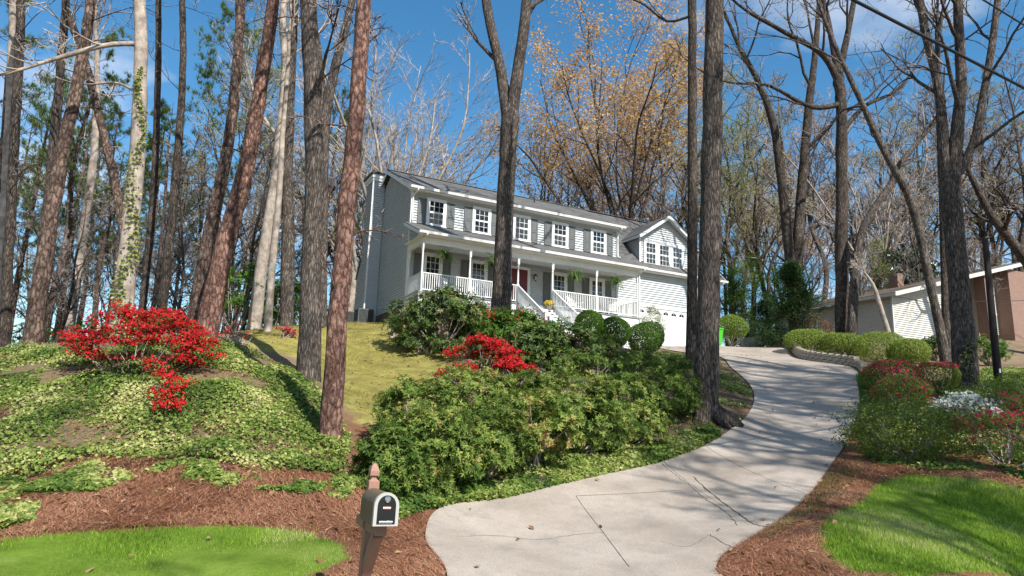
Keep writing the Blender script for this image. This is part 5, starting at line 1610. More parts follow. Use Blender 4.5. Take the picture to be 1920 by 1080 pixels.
shrub(408, 'evergreen_shrub', 'evergreen shrub against the white wall of the neighbouring house', on_ground(1745, 36.5), .8, .8, 1.3, 'rhodo', 420, .14, .36, 'whorl', 6, clumps=30, clump=(.25, .25, .2), stems=6)
shrub(409, 'evergreen_shrub', 'light green shrub before the brick piers of the neighbouring house', on_ground(1845, 36.0), .9, .8, 1.5, 'leaf_green', 420, .14, .36, 'whorl', 6, clumps=30, clump=(.25, .25, .2), stems=6)
# dogwood in flower, deep in the left wood
t_ = Tree(411)
tk = t_.trunk([(0, 0, -.3), (0, 0, 0), (.1, 0, 1.6), (.2, .1, 3.2), (.15, .2, 5.2)], [.09, .085, .07, .05, .02], 8, .05, .5)
t_.twigs(t_.limbs(tk, 9, .35, .98, (1.0, 1.4), (.35, .55), .5, up=.03), (5, 4, 3), rmin=(.014, .01, .008)); t_.leaves(1.2, .11, .8, .08)
place_tree(t_.meshes(), (M['bark_dark'], M['twig'], M['white_petal']), 'dogwood_tree', 'small white flowering dogwood behind the leaning pines', 'tree', on_ground(395, 32))


# ------------------------------------------------------------------ ground cover
def sample_poly(rng, poly, n):
    P_ = np.array([q[:2] for q in poly]); lo, hi = P_.min(0), P_.max(0)
    out = np.empty((0, 2))
    while len(out) < n:
        q = rng.uniform(lo, hi, (n * 2, 2)); out = np.vstack([out, q[in_poly(q[:, 0], q[:, 1], poly)]])
    return out[:n]


def vnoise(x, y, sc, seed):
    r = np.random.default_rng(seed); k = np.zeros_like(x)
    for i in range(6):
        a = r.uniform(0, 6.28); f = sc * r.uniform(.6, 1.9); k += np.sin((x * math.cos(a) + y * math.sin(a)) * f + r.uniform(0, 6.28) + 1.5 * np.sin((y * math.cos(a) - x * math.sin(a)) * f * .6 + r.uniform(0, 6.28)))
    return k / 6


def in_view(q, z=None, margin=80):
    P_ = np.column_stack([q, tz(q[:, 0], q[:, 1]) if z is None else z]) - CAM
    w = P_ @ _f; u = 960 + FPX * (P_ @ XR) / w; v = 540 - FPX * (P_ @ UR) / w
    return (w > 1) & (u > -margin) & (u < 1920 + margin) & (v < 1080 + margin)


TPS_N = None


def slope_n(q):
    e = .15
    zx = (tz(q[:, 0] + e, q[:, 1]) - tz(q[:, 0] - e, q[:, 1])) / (2 * e); zy = (tz(q[:, 0], q[:, 1] + e) - tz(q[:, 0], q[:, 1] - e)) / (2 * e)
    return unit(np.stack([-zx, -zy, np.ones(len(q))], 1))


def cover(seed, name, label, poly, n, leaf, size, w, hmax, thresh, mode='scatter', nsc=1.6, mats=None, shade=None, extra=None, cat='ground cover'):
    r = np.random.default_rng(seed)
    q = sample_poly(r, poly, n)
    k = vnoise(q[:, 0], q[:, 1], nsc, seed) + .5 * vnoise(q[:, 0], q[:, 1], nsc * 3, seed + 1)
    d = poly_dist(q[:, 0], q[:, 1], poly)
    keep = (k + r.normal(0, .12, len(q)) > thresh - .12 * np.clip(d, 0, .8)) & in_view(q) & (poly_dist(q[:, 0], q[:, 1], DRIVE) < .02)
    q, k = q[keep], k[keep]
    z = tz(q[:, 0], q[:, 1]) + r.uniform(.02, hmax, len(q)) * np.clip(.6 + k, .25, 1.3)
    P_ = np.column_stack([q, z]); nr = slope_n(q) + np.array([0.1, -.25, .2])
    mb = MB()
    tone = np.clip(.5 + .55 * vnoise(q[:, 0], q[:, 1], 2.6, seed + 5) + r.normal(0, .2, len(q)), 0, 1)
    if mode == 'whorl':
        whorls(r, mb, P_, nr, size, size * w, 6, var=tone)
    else:
        scatter_leaves(r, mb, P_, nr, size, size * w, .55, tone)
    o = mb.build(name, M[leaf])
    return tag(o, label, cat, kind='stuff')


cover(501, 'ivy', 'english ivy and vinca covering the left bank', IVY, 150000, 'ivy', .066, .85, .20, -.27)
cover(502, 'ivy', 'leafy ivy strip edging the driveway under the bank bushes', [G(*q)[:2] for q in [(735, 985), (800, 958), (950, 938), (1100, 901), (1200, 880), (1300, 848), (1352, 823), (1330, 800), (1240, 840), (1100, 870), (950, 895), (800, 915), (700, 935)]], 26000, 'ivy', .085, .9, .26, -.45)
cover(503, 'ivy', 'ivy carpet under the azaleas right of the driveway', IVY_R, 46000, 'ivy', .085, .8, .16, -.25)
cover(504, 'ivy', 'sparse ivy and weeds on the bed between bushes and porch', BED_M, 42000, 'ivy', .08, .8, .12, .18)
cover(505, 'ivy', 'ivy tuft at the left edge beside the lawn', [G(*q)[:2] for q in [(-40, 1010), (60, 985), (75, 940), (40, 905), (-40, 900)]], 5000, 'ivy', .09, .9, .24, -.5)
cover(506, 'ivy', 'scattered ivy sprigs creeping into the pine straw', [G(*q)[:2] for q in [(0, 935), (300, 930), (640, 945), (690, 900), (640, 880), (500, 890), (330, 868), (150, 870), (0, 905)]], 26000, 'ivy', .08, .85, .09, .30, nsc=2.4)


def grass(seed, name, label, poly, n, hgt, wid, stops, edge=.0, far=False):
    r = np.random.default_rng(seed)
    q = sample_poly(r, poly, n)
    q = q + r.normal(0, .05, q.shape) + r.normal(0, .16, q.shape) * (r.uniform(0, 1, (len(q), 1)) < .25)
    q = q[in_view(q, margin=40)]
    q = q[poly_dist(q[:, 0], q[:, 1], DRIVE) < -.03]
    n = len(q)
    z = tz(q[:, 0], q[:, 1])
    P_ = np.column_stack([q, z - .01])
    k = vnoise(q[:, 0], q[:, 1], 1.1, seed)
    h = hgt * r.uniform(.6, 1.25, n) * (1 + .25 * k)
    az = r.uniform(0, 6.28, n); sd = np.stack([np.cos(az), np.sin(az), 0 * az], 1) * wid * r.uniform(.7, 1.3, n)[:, None] * .5
    ln = np.stack([r.normal(0, .35, n), r.normal(0, .35, n), np.ones(n)], 1) * h[:, None]
    V = np.stack([P_ - sd, P_ + sd, P_ + ln], 1).reshape(-1, 3)
    mb = MB().add(V, np.arange(3 * n).reshape(-1, 3), np.repeat(np.clip(.46 + .6 * k + .35 * vnoise(q[:, 0], q[:, 1], 4.0, seed + 3) + r.normal(0, .24, n), 0, 1), 3))
    return tag(mb.build(name, mat_leaf(name + '_blades', stops, .6, .35)), label, 'grass', kind='stuff')


GST = [(0, (.10, .19, .014)), (.45, (.22, .36, .028)), (.8, (.34, .45, .07)), (1, (.54, .50, .24))]
grass(511, 'lawn_grass', 'mown bright green lawn left of the mailbox', LAWN_L, 120000, .078, .010, GST)
grass(512, 'lawn_grass', 'mown bright green lawn right of the driveway', LAWN_R, 130000, .07, .010, GST)
MST = [(0, (.13, .115, .025)), (.5, (.27, .245, .06)), (1, (.44, .39, .14))]
grass(513, 'moss', 'yellow-green moss and thin grass lawn beside the house', MOSS, 60000, .042, .013, MST)
grass(514, 'border_grass', 'liriope grass clump edging the driveway by the domed pink azalea', [G(*q)[:2] for q in [(1598, 712), (1612, 745), (1615, 780), (1640, 790), (1640, 740), (1620, 700)]], 6000, .20, .014, [(0, (.04, .10, .015)), (1, (.15, .26, .05))])
grass(515, 'border_grass', 'weedy grass tufts along the right edge of the driveway', [G(*q)[:2] for q in [(1560, 885), (1530, 925), (1480, 975), (1420, 1012), (1440, 1015), (1505, 975), (1600, 905), (1620, 880)]], 2600, .10, .012, [(0, (.05, .11, .02)), (1, (.2, .26, .07))])
grass(516, 'border_grass', 'thin grass on the slope before the boxwoods', [G(*q)[:2] for q in [(1110, 662), (1240, 662), (1290, 676), (1280, 700), (1200, 700), (1110, 690)]], 14000, .07, .014, [(0, (.05, .09, .015)), (1, (.19, .24, .05))])


def needles_on(seed, name, label, polys, n, stops):
    r = np.random.default_rng(seed)
    q = np.vstack([sample_poly(r, p, n // len(polys)) for p in polys])
    ok = in_view(q) & (poly_dist(q[:, 0], q[:, 1], DRIVE) < r.normal(-.04, .09, len(q))) & (poly_dist(q[:, 0], q[:, 1], LAWN_L) < r.normal(-.02, .10, len(q))) & (poly_dist(q[:, 0], q[:, 1], LAWN_R) < r.normal(-.02, .10, len(q)))
    q = q[ok]; n = len(q)
    flow = vnoise(q[:, 0], q[:, 1], 1.7, seed) * 3.0
    az = flow + r.normal(0, .8, n)
    L = r.uniform(.10, .20, n)
    dx = np.stack([np.cos(az), np.sin(az)], 1)
    P_ = []
    lift = r.uniform(.005, .045, n)
    bend = r.normal(0, .025, n)
    for f, k in ((-.5, 0), (0, 1), (.5, 0)):
        p = q + dx * (L * f)[:, None] + np.stack([-dx[:, 1], dx[:, 0]], 1) * (bend * k)[:, None]
        P_.append(np.column_stack([p, tz(p[:, 0], p[:, 1]) + lift + k * .012 + r.uniform(0, .01, n)]))
    sd = np.column_stack([-dx[:, 1], dx[:, 0], np.zeros(n)]) * .0027
    V = np.stack([P_[0] - sd, P_[0] + sd, P_[1] - sd, P_[1] + sd, P_[2] - sd, P_[2] + sd], 1).reshape(-1, 3)
    b = np.arange(n)[:, None] * 6
    F = np.concatenate([b + np.array([0, 1, 3, 2]), b + np.array([2, 3, 5, 4])])
    mb = MB().add(V, F, np.repeat(np.clip(.5 + .3 * vnoise(q[:, 0], q[:, 1], 2.2, seed + 2) + r.normal(0, .25, n), 0, 1), 6))
    return tag(mb.build(name, mat_leaf(name + '_straw', stops, .7, .1)), label, 'pine straw', kind='stuff')


STW = [(0, (.13, .046, .023)), (.5, (.32, .14, .075)), (1, (.54, .31, .185))]
STRAW_L = [G(*q)[:2] for q in [(-60, 1030), (0, 1012), (330, 986), (570, 996), (650, 1035), (640, 1080)]] + [ab(-2.4, 5.7), ab(1.3, 5.7)] + [G(*q)[:2] for q in [(840, 1078), (798, 1015), (800, 965), (740, 975), (690, 930), (640, 890), (500, 880), (330, 855), (150, 860), (-60, 890)]]
STRAW_R = [ab(6.6, 5.58), ab(6.2, 6.6)] + [G(*q)[:2] for q in [(1352, 1048), (1400, 1015), (1450, 985), (1500, 945), (1550, 890), (1575, 855), (1640, 870), (1780, 880), (1930, 905), (1930, 930), (1800, 905), (1706, 897), (1650, 912), (1610, 950), (1560, 975), (1543, 1000), (1545, 1030), (1602, 1078)]] + [ab(8.8, 5.7)]
needles_on(521, 'pine_straw', 'red-brown pine straw mulch around the mailbox and below the ivy', [STRAW_L], 54000, STW)
needles_on(522, 'pine_straw', 'red-brown pine straw bed between driveway and right lawn', [STRAW_R], 34000, STW)

needles_on(523, 'pine_straw', 'thin pine straw and litter showing through the ivy bank', [IVY], 30000, STW)
# fallen leaves on lawns, beds and driveway
r_ = np.random.default_rng(531)
q = np.vstack([sample_poly(r_, LAWN_L, 14), sample_poly(r_, LAWN_R, 16), sample_poly(r_, STRAW_L, 260), sample_poly(r_, STRAW_R, 140), sample_poly(r_, MOSS, 520), sample_poly(r_, BED_M, 700), sample_poly(r_, IVY, 2200), sample_poly(r_, DRIVE, 70)] + [t_[3][:2] + r_.normal(0, .55, (46, 2)) for t_ in TR.values()])
mb = MB()
scatter_leaves(r_, mb, np.column_stack([q, tz(q[:, 0], q[:, 1]) + .055]), slope_n(q), .11, .06, .35)
tag(mb.build('fallen_leaves', M['brown_leaf']), 'dry brown leaves scattered over lawns, beds and driveway', 'leaves', kind='stuff')


# fallen twigs
mb = MB()
q = np.vstack([sample_poly(r_, MOSS, 60), sample_poly(r_, BED_M, 110), sample_poly(r_, IVY, 60), sample_poly(r_, STRAW_L, 50), sample_poly(r_, STRAW_R, 30)])
az = r_.uniform(0, 6.28, len(q)); L_ = r_.uniform(.15, .55, len(q))
for (x, y), a, ln_ in zip(q, az, L_):
    P_ = [(x + math.cos(a) * ln_ * f + r_.normal(0, .015), y + math.sin(a) * ln_ * f + r_.normal(0, .015)) for f in (-.5, 0, .5)]
    mb.tube([(px, py, float(tz(px, py)) + .03) for px, py in P_], [.008, .007, .004], 4)
tag(mb.build('fallen_twigs', M['twig']), 'small fallen twigs scattered over the beds and mossy lawn', 'twigs', kind='stuff')


# ivy on the trunks
def trunk_ivy(key, t0, t1, n, side, width, seed):
    o, loc, rad, root = TR[key]
    r = np.random.default_rng(seed)
    Q = spline(np.hstack([np.array(loc), np.array(rad)[:, None]]), 200)
    zz = Q[:, 2]
    f = t0 + (t1 - t0) * r.uniform(0, 1, n) ** 1.3
    i = np.clip((f * 199).astype(int), 0, 199)
    az = side + r.normal(0, 1, n) * width * (1.2 - .8 * (f - t0) / (t1 - t0)) + .5 * np.sin(f * 60)
    d = np.stack([np.cos(az), np.sin(az), np.zeros(n)], 1)
    P_ = Q[i, :3] + d * (Q[i, 3] * 1.06 + r.uniform(.02, .09, n))[:, None]
    mb = MB(); scatter_leaves(r, mb, P_, d + np.array([0, 0, .3]), .085, .075, .5, np.clip(r.normal(.6, .25, n), 0, 1))
    c = mb.build('climbing_ivy', M['ivy'], o)
    return c


trunk_ivy('ivy', .03, .42, 1500, -1.0, .55, 541)
trunk_ivy('big', .02, .12, 110, -1.4, .5, 542)
trunk_ivy('red', .01, .13, 260, -1.6, .9, 543)
trunk_ivy('q', .05, .32, 240, -1.7, .6, 544)
trunk_ivy('k', .03, .08, 60, -1.7, .5, 545)


# ------------------------------------------------------------------ mailbox
M['post_brown'] = mat_plain('brown_post_paint', (.30, .165, .115), .6, .25, .12, 7.0, .15, 40, (1, 1, .3))
M['box_metal'] = mat_plain('weathered_box_metal', (.12, .088, .055), .5, .4, .2, 5.0, dirt=.5)
M['box_rim'] = mat_plain('cream_rim', (.42, .41, .37), .5, .3, .06, 9.0)
M['box_black'] = mat_plain('black_face', (.012, .012, .013), .35, .4, .2, 9.0)
M['chrome'] = mat_plain('silver_knob', (.75, .75, .75), .25, .5, .05, 9.0, metal=1.0)
mp_ = at(689, 970, 6.75)
mp_ = np.array([mp_[0], mp_[1], float(tz(mp_[0], mp_[1]))])
MZ = mp_[2]
mail = thing('mailbox', 'brown mailbox with arched black front and pointed post beside the driveway', 'mailbox', (mp_[0], mp_[1], 0), YAW + RAD(-3))
mail.rotation_euler = (0, RAD(1.2), YAW + RAD(-3))
zt = at(700, 868, 6.75)[2]                     # finial tip
zb_ = zt - .50                                 # underside of the box
mb = MB().box(-.05, .05, -.05, .05, MZ - .3, zt - .17)
mb.build('post', M['post_brown'], mail)
mb = MB().lathe([(.0705, 0), (.0705, .004), (.032, .03), (.032, .048), (.060, .058), (.060, .10), (.045, .135), (.02, .165), (0, .172)], (0, 0, zt - .172), 4)
fin = mb.build('finial', M['post_brown'], mail)
fin.rotation_euler = (0, 0, math.pi / 4)
mb = MB().box(-.05, .05, -.44, .34, zb_ - .10, zb_ - .012)
mb.build('arm', M['post_brown'], mail)
mb = MB(); mb.beam((0, -.02, zb_ - .48), (0, -.33, zb_ - .10), .088, .09); mb.build('brace', M['post_brown'], mail)
W2, H2, AR = .105, .165, .11


def arch(w, h, arc, n=14):
    return [(-w, 0)] + [(-w * math.cos(a), h + arc * math.sin(a)) for a in np.linspace(0, math.pi, n)] + [(w, 0)]


def arch_solid(w, h, arc, y0, y1):
    A = arch(w, h, arc); mb = MB(); n = len(A)
    v = [(x, y, zb_ + z) for y in (y0, y1) for x, z in A]
    mb.add(v, [(i, (i + 1) % n, n + (i + 1) % n, n + i) for i in range(n)])
    mb.f.append(np.array([list(range(n))])); mb.f.append(np.array([list(range(n, 2 * n))[::-1]]))
    return mb


arch_solid(W2, H2, AR, -.52, -.03).build('body', M['box_metal'], mail)
arch_solid(W2 + .006, H2, AR + .006, -.565, -.52).build('front_rim', M['box_rim'], mail)
dr_ = arch_solid(W2 - .024, H2 - .012, AR - .024, -.572, -.566); fd = dr_.build('front_door', M['box_black'], mail)
fd.location = (0, 0, .02)
MB().add(*MB().lathe([(.026, 0), (.03, .006), (.022, .016), (0, .018)], (0, 0, 0), 14).v[:0] or ([(0, 0, 0)], [])) if False else None
kb = MB(); ang = np.linspace(0, 6.283, 14, endpoint=False)
for rr, yy in ((.026, -.573), (.028, -.582), (.018, -.592)): kb.add([(rr * math.cos(a), yy, zb_ + .225 + rr * math.sin(a)) for a in ang], np.zeros((0, 4), int))
kb.f = [np.array([[k * 14 + i, k * 14 + (i + 1) % 14, (k + 1) * 14 + (i + 1) % 14, (k + 1) * 14 + i] for k in range(2) for i in range(14)]), np.array([[28 + i for i in range(14)]])]
kb.build('knob', M['chrome'], mail)
MB().box(-.034, .034, -.5755, -.5725, zb_ + .150, zb_ + .162).build('handle_label', mat_plain('white_label', (.8, .8, .8), .4, .3, .03, 9), mail)
MB().box(-.034, .034, -.5750, -.5722, zb_ + .140, zb_ + .150).build('red_label', mat_plain('red_label', (.45, .01, .02), .4, .3, .03, 9), mail)
mb = MB(); rr_ = np.random.default_rng(5); xx = -.06
while xx < .058:
    w_ = rr_.uniform(.006, .013); mb.box(xx, xx + w_, -.5755, -.5725, zb_ + .034, zb_ + .034 + rr_.choice([.010, .014, .011])); xx += w_ + .0012
mb.build('lettering', mat_plain('white_lettering', (.78, .78, .78), .5, .3, .03, 9), mail)
mb = MB(); xx = -.058
while xx < .058:
    w_ = rr_.uniform(.004, .008); mb.box(xx, xx + w_, -.5752, -.5725, zb_ + .023, zb_ + .027); xx += w_ + .006
mb.build('lettering', mat_plain('grey_lettering', (.35, .35, .35), .5, .3, .03, 9), mail)

# ------------------------------------------------------------------ porch furniture, ferns, flower pot
M['fern'] = mat_leaf('fern_fronds', [(0, (.05, .12, .015)), (.5, (.11, .22, .03)), (1, (.22, .34, .07))], .5, .4)


def fern_mesh(seed):
    r = np.random.default_rng(seed); mb = MB()
    n = 46
    for k in range(n):
        az = r.uniform(0, 6.28); L = r.uniform(.5, .85); el = r.uniform(.1, 1.25)
        d = np.array([math.cos(az) * math.cos(el), math.sin(az) * math.cos(el), math.sin(el)])
        p = np.array([0, 0, .02]); pts = [p]
        for i in range(7):
            d = unit(d + np.array([0, 0, -.30])); p = p + d * L / 7; pts.append(p)
        pts = np.array(pts); A = unit(np.diff(pts, axis=0)); sd = unit(np.cross(A, [0, 0, 1.]))
        w = np.array([.05, .075, .08, .07, .055, .04, .02])
        tone = r.uniform(0, 1)
        for s_ in (-1, 1):
            V, F = leaf_quads(pts[:-1], unit(sd * s_ + A * .45), A, w, np.full(7, .055)); mb.add(V, F, np.clip(tone + r.normal(0, .1, len(V)), 0, 1))
    return mb.mesh('fronds')


pot_me = MB().lathe([(.0, -.16), (.10, -.16), (.14, -.02), (.15, .02), (.13, .02)], (0, 0, 0), 16).mesh('pot', True)
wire = MB()
for k in range(3):
    a = 2.1 * k; wire.tube([(.14 * math.cos(a), .14 * math.sin(a), .02), (0, 0, .5)], [.004, .004], 4)
wire_me = wire.mesh('hanger')
for i, (s_, t_, h_, lab) in enumerate([(1.2, .05, 1.95, 'leftmost, above the left railing'), (3.8, .05, 1.95, 'half hidden by the forked tree'), (8.65, .05, 1.95, 'right of the porch steps'), (11.3, .05, 1.95, 'rightmost, nearest the garage')]):
    o = thing('hanging_fern', f'hanging fern basket under the porch beam, {lab}', 'plant', hp(s_, t_, h_), i * 1.1, 'hanging ferns along the porch')
    o.scale = (1.3, 1.3, 1.3)
    obj('fronds', fern_mesh(600 + i), M['fern'], o); obj('pot', pot_me, M['black'], o); obj('hanger', wire_me, M['black'], o)


def rocking_chair():
    o = thing('rocking_chair', 'x', 'chair')
    for k in range(7): MB().box(-.25, .25, -.25 + k * .072, -.25 + k * .072 + .062, .40, .42).build('seat_slat', M['trim'], o)
    for sx in (-1, 1):
        MB().box(sx * .27 - .02, sx * .27 + .02, -.27, -.23, .06, .64).build('front_leg', M['trim'], o)
        mb = MB(); mb.beam((sx * .27, .24, .06), (sx * .27, .40, 1.08), .04, .04); mb.build('back_post', M['trim'], o)
        MB().box(sx * .27 - .045, sx * .27 + .045, -.34, .30, .64, .665).build('armrest', M['trim'], o)
        mb = MB(); mb.tube(spline([(sx * .27, -.45, .09), (sx * .27, 0, .02), (sx * .27, .55, .10)], 9), [.02] * 9, 6); mb.build('rocker', M['trim'], o)
    for k in range(7):
        x = -.21 + k * .07; mb = MB(); mb.beam((x, .26, .45), (x, .39, 1.04), .05, .014); mb.build('back_slat', M['trim'], o)
    mb = MB(); mb.beam((-.28, .40, 1.06), (.28, .40, 1.06), .03, .09); mb.build('top_rail', M['trim'], o)
    return o


rc = rocking_chair()
for i, (s_, t_, rz, lab) in enumerate([(1.75, .95, .35, 'behind the left railing, first from the left'), (3.35, 1.0, -.4, 'behind the left railing, beside the forked tree'), (9.3, 1.0, .3, 'behind the right railing, first from the steps'), (11.9, 1.0, -.6, 'behind the right railing, nearest the garage')]):
    o = rc if i == 0 else copy_tree(rc)
    o.location = hp(s_, t_, 0); o.rotation_euler = (0, 0, YAW + rz)
    tag(o, f'white slatted rocking chair {lab}', 'chair', 'rocking chairs on the porch')

fp = thing('flower_pot', 'small grey pot of yellow flowers at the top of the porch steps', 'plant pot', hp(6.92, -.25, -RISE))
MB().lathe([(0, 0), (.12, 0), (.17, .20), (.18, .24), (.16, .24)], (0, 0, 0), 14).build('pot', mat_plain('grey_pot', (.33, .30, .27), .8, .2, .1, 9), fp, True)
r_ = np.random.default_rng(8); mb = MB(); D_ = unit(r_.normal(0, 1, (110, 3)) * np.array([1, 1, .6]) + np.array([0, 0, .4])); whorls(r_, mb, D_ * np.array([.26, .26, .16]) + np.array([0, 0, .30]), D_, .06, .045, 5)
mb.build('blooms', mat_leaf('yellow_petals', [(0, (.6, .42, .03)), (1, (.8, .62, .10))], .6, .3), fp)
mb = MB(); scatter_leaves(r_, mb, D_ * np.array([.23, .23, .13]) + np.array([0, 0, .27]), D_, .09, .05); mb.build('leaves', M['leaf_green'], fp)

# ------------------------------------------------------------------ air conditioners, bin, utility pole, cables
M['ac_grey'] = mat_plain('ac_grey_metal', (.09, .10, .10), .5, .4, .15, 7.0)
M['ac_dark'] = mat_plain('ac_dark_coil', (.02, .022, .022), .7, .2, .3, 12.0)


def ac_unit(label, loc):
    o = thing('air_conditioner', label, 'air conditioner', loc, YAW)
    MB().box(-.46, .46, -.46, .46, -.12, .02).build('pad', M['kerb'], o)
    MB().box(-.38, .38, -.38, .38, .04, .74).build('coil', M['ac_dark'], o)
    MB().box(-.42, .42, -.42, .42, .74, .80).build('top', M['ac_grey'], o)
    MB().box(-.42, .42, -.42, .42, .02, .06).build('base', M['ac_grey'], o)
    me = MB().box(-.011, .011, -.006, .006, .06, .74).mesh('louvre')
    for k in range(13):
        x = -.39 + .065 * k
        for px, py, rz in ((x, -.405, 0), (-.405, x, math.pi / 2)):
            c = obj('louvre', me, M['ac_grey'], o); c.location = (px, py, 0); c.rotation_euler = (0, 0, rz)
    for sx in (-1, 1):
        for sy in (-1, 1): MB().box(sx * .41 - .02, sx * .41 + .02, sy * .41 - .02, sy * .41 + .02, .06, .74).build('corner_post', M['ac_grey'], o)
    return o


for lab, s_, t_ in (('grey air conditioner nearest the porch beside the chimney', -1.0, 5.9), ('grey air conditioner further back, half behind the reddish pine', -1.45, 7.6)):
    q = hp(s_, t_, 0); ac_unit(lab, (q[0], q[1], float(tz(q[0], q[1])) + .10))

bp_ = ground(at(1341, 640, 38.6))
bin_ = thing('wheeled_bin', 'bright green wheeled bin at the end of the driveway', 'bin', bp_, YAW + .3)
M['bin'] = mat_plain('green_bin_plastic', (.07, .42, .03), .45, .35, .06, 6.0)
mb = MB(); v = [(x * a, y * b, z) for z, a, b in ((.10, .24, .27), (.95, .30, .36)) for x, y in ((-1, -1), (1, -1), (1, 1), (-1, 1))]
mb.add(v, [(0, 1, 5, 4), (1, 2, 6, 5), (2, 3, 7, 6), (3, 0, 4, 7), (3, 2, 1, 0)]); mb.build('body', M['bin'], bin_)
mb = MB().box(-.32, .32, -.39, .37, .95, 1.0); mb.prism([(-.36, 1.0), (.34, 1.0), (.30, 1.05), (-.30, 1.05)], 0, -.30, .30); mb.build('lid', M['bin'], bin_)
for sx in (-1, 1):
    mb = MB(); mb.tube([(sx * .26, .26, .12), (sx * .31, .26, .12)], [.12, .12], 14, cap=True); mb.build('wheel', M['black'], bin_)
mb = MB(); mb.beam((-.28, .42, .98), (.28, .42, .98), .03, .03); mb.build('handle', M['bin'], bin_)

M['creosote'] = mat_plain('creosoted_wood', (.018, .015, .013), .8, .2, .4, 5.0, .4, 30, (1, 1, .15))
b0, b1 = at(1873, 724, 24.0), at(1847, 447, 24.0)
b0 = np.array([b0[0], b0[1], float(tz(b0[0], b0[1])) - .3])
up_ = thing('utility_pole', 'short black utility pole with a white tag, right of the three-stemmed tree', 'pole', (b0[0], b0[1], b0[2] + .3))
mb = MB().tube([(0, 0, -.5), (0, 0, .5), tuple(b1 - b0 - np.array([0, 0, .3]))], [.13, .125, .10], 14, cap=True); mb.build('shaft', M['creosote'], up_, True)
MB().box(-.03, .03, -.14, -.128, .42, .56).build('tag', M['trim'], up_)
mb = MB().tube([(.10, -.07, 0), (.08, -.07, 2.2)], [.02, .02], 6, cap=True); mb.build('conduit', M['black'], up_)


def cable(label, a, b, r, sag):
    P_ = np.array([a * (1 - f) + b * f - np.array([0, 0, sag * 4 * f * (1 - f)]) for f in np.linspace(0, 1, 24)])
    c0 = P_.mean(0)
    mb = MB().tube(P_ - c0, [r] * 24, 8); o = mb.build('overhead_cable', M['black'], None, True); o.location = c0
    return tag(o, label, 'cable', 'overhead cables')


def long_cable(label, a, b, r, back, fwd):
    a2, b2 = a - (b - a) * back, b + (b - a) * fwd
    cable(label, a2, b2, r, 0.0)
    return a2, b2


ca, cb_ = long_cable('thick black overhead cable crossing the top right corner', at(1480, -62, 8.2), at(2120, 268, 14.0), .025, 1.6, 1.8)
long_cable('thinner overhead cable above the thick one in the top right corner', at(1760, -52, 9.0), at(2080, 146, 12.2), .014, 3.2, 6.0)
for e_, lab in ((ca, 'roadside pole behind the viewpoint carrying the overhead cables'), (cb_, 'roadside pole out to the right carrying the overhead cables')):
    g_ = float(tz(e_[0], e_[1]))
    o = thing('roadside_pole', lab, 'pole', (e_[0], e_[1], g_))
    MB().tube([(0, 0, -.5), (0, 0, e_[2] - g_ + 1.2)], [.17, .12], 14, cap=True).build('shaft', M['creosote'], o, True)
    MB().box(-.9, .9, -.05, .05, e_[2] - g_ + .35, e_[2] - g_ + .47).build('crossarm', M['creosote'], o)
cable('thin service wire running from the garage eave to the right', hp(21.2, 1.8, 3.1), at(2000, 560, 46), .018, .5)

# ------------------------------------------------------------------ picket fence, block wall, stones
M['fence_wood'] = mat_plain('weathered_picket', (.42, .37, .30), .85, .1, .2, 7.0)
fa, fb_ = ground(at(1388, 650, 43.0)), ground(at(1478, 650, 45.5))
fen = thing('picket_fence', 'weathered picket fence half hidden behind the round-headed shrub', 'fence', fa)
dv = fb_ - fa; L_ = np.linalg.norm(dv[:2]); dn = dv / L_
pk = MB(); pk.add([(x, y, z) for y in (-.01, .01) for x, z in ((-.04, 0), (.04, 0), (.04, .88), (0, .97), (-.04, .88))], np.zeros((0, 4), int))
pk.f = [np.array([[0, 1, 2, 3, 4]]), np.array([[9, 8, 7, 6, 5]]), np.array([[0, 5, 6, 1], [1, 6, 7, 2], [2, 7, 8, 3], [3, 8, 9, 4], [4, 9, 5, 0]])]
pk_me = pk.mesh('picket')
for k in range(int(L_ / .135)):
    c = obj('picket', pk_me, M['fence_wood'], fen); x = k * .135
    c.location = (dn[0] * x, dn[1] * x, dn[2] * x); c.rotation_euler = (0, 0, math.atan2(dn[1], dn[0]))
for z in (.25, .7):
    mb = MB(); mb.beam((0, .03, z), tuple(dn * L_ + np.array([0, .03, z])), .035, .07); mb.build('rail', M['fence_wood'], fen)

M['block'] = mat_plain('split_face_block', (.33, .29, .24), .95, .1, .25, 8.0, .7, 25, dirt=.5)
wl_ = thing('retaining_wall', 'low curved split-block retaining wall along the far edge of the driveway', 'wall', ground(DRs[int(NSEG * .80)]))
wc = np.array(wl_.location)
edge = DRs[int((NSEG - 1) * 9.75 / 13):int((NSEG - 1) * 12.3 / 13)]
seg = np.concatenate([[0], np.cumsum(np.linalg.norm(np.diff(edge, axis=0), axis=1))])
blk = MB(); blk.add([(x, y, z) for z in (0, .14) for x, y in ((-.205, .03), (-.10, -.012), (.10, -.012), (.205, .03), (.19, .28), (-.19, .28))], np.zeros((0, 4), int))
blk.f = [np.array([[i, (i + 1) % 6, 6 + (i + 1) % 6, 6 + i] for i in range(6)]), np.array([[6, 7, 8, 9, 10, 11]]), np.array([[5, 4, 3, 2, 1, 0]])]
blk_me = blk.mesh('block')
rb_ = np.random.default_rng(66)
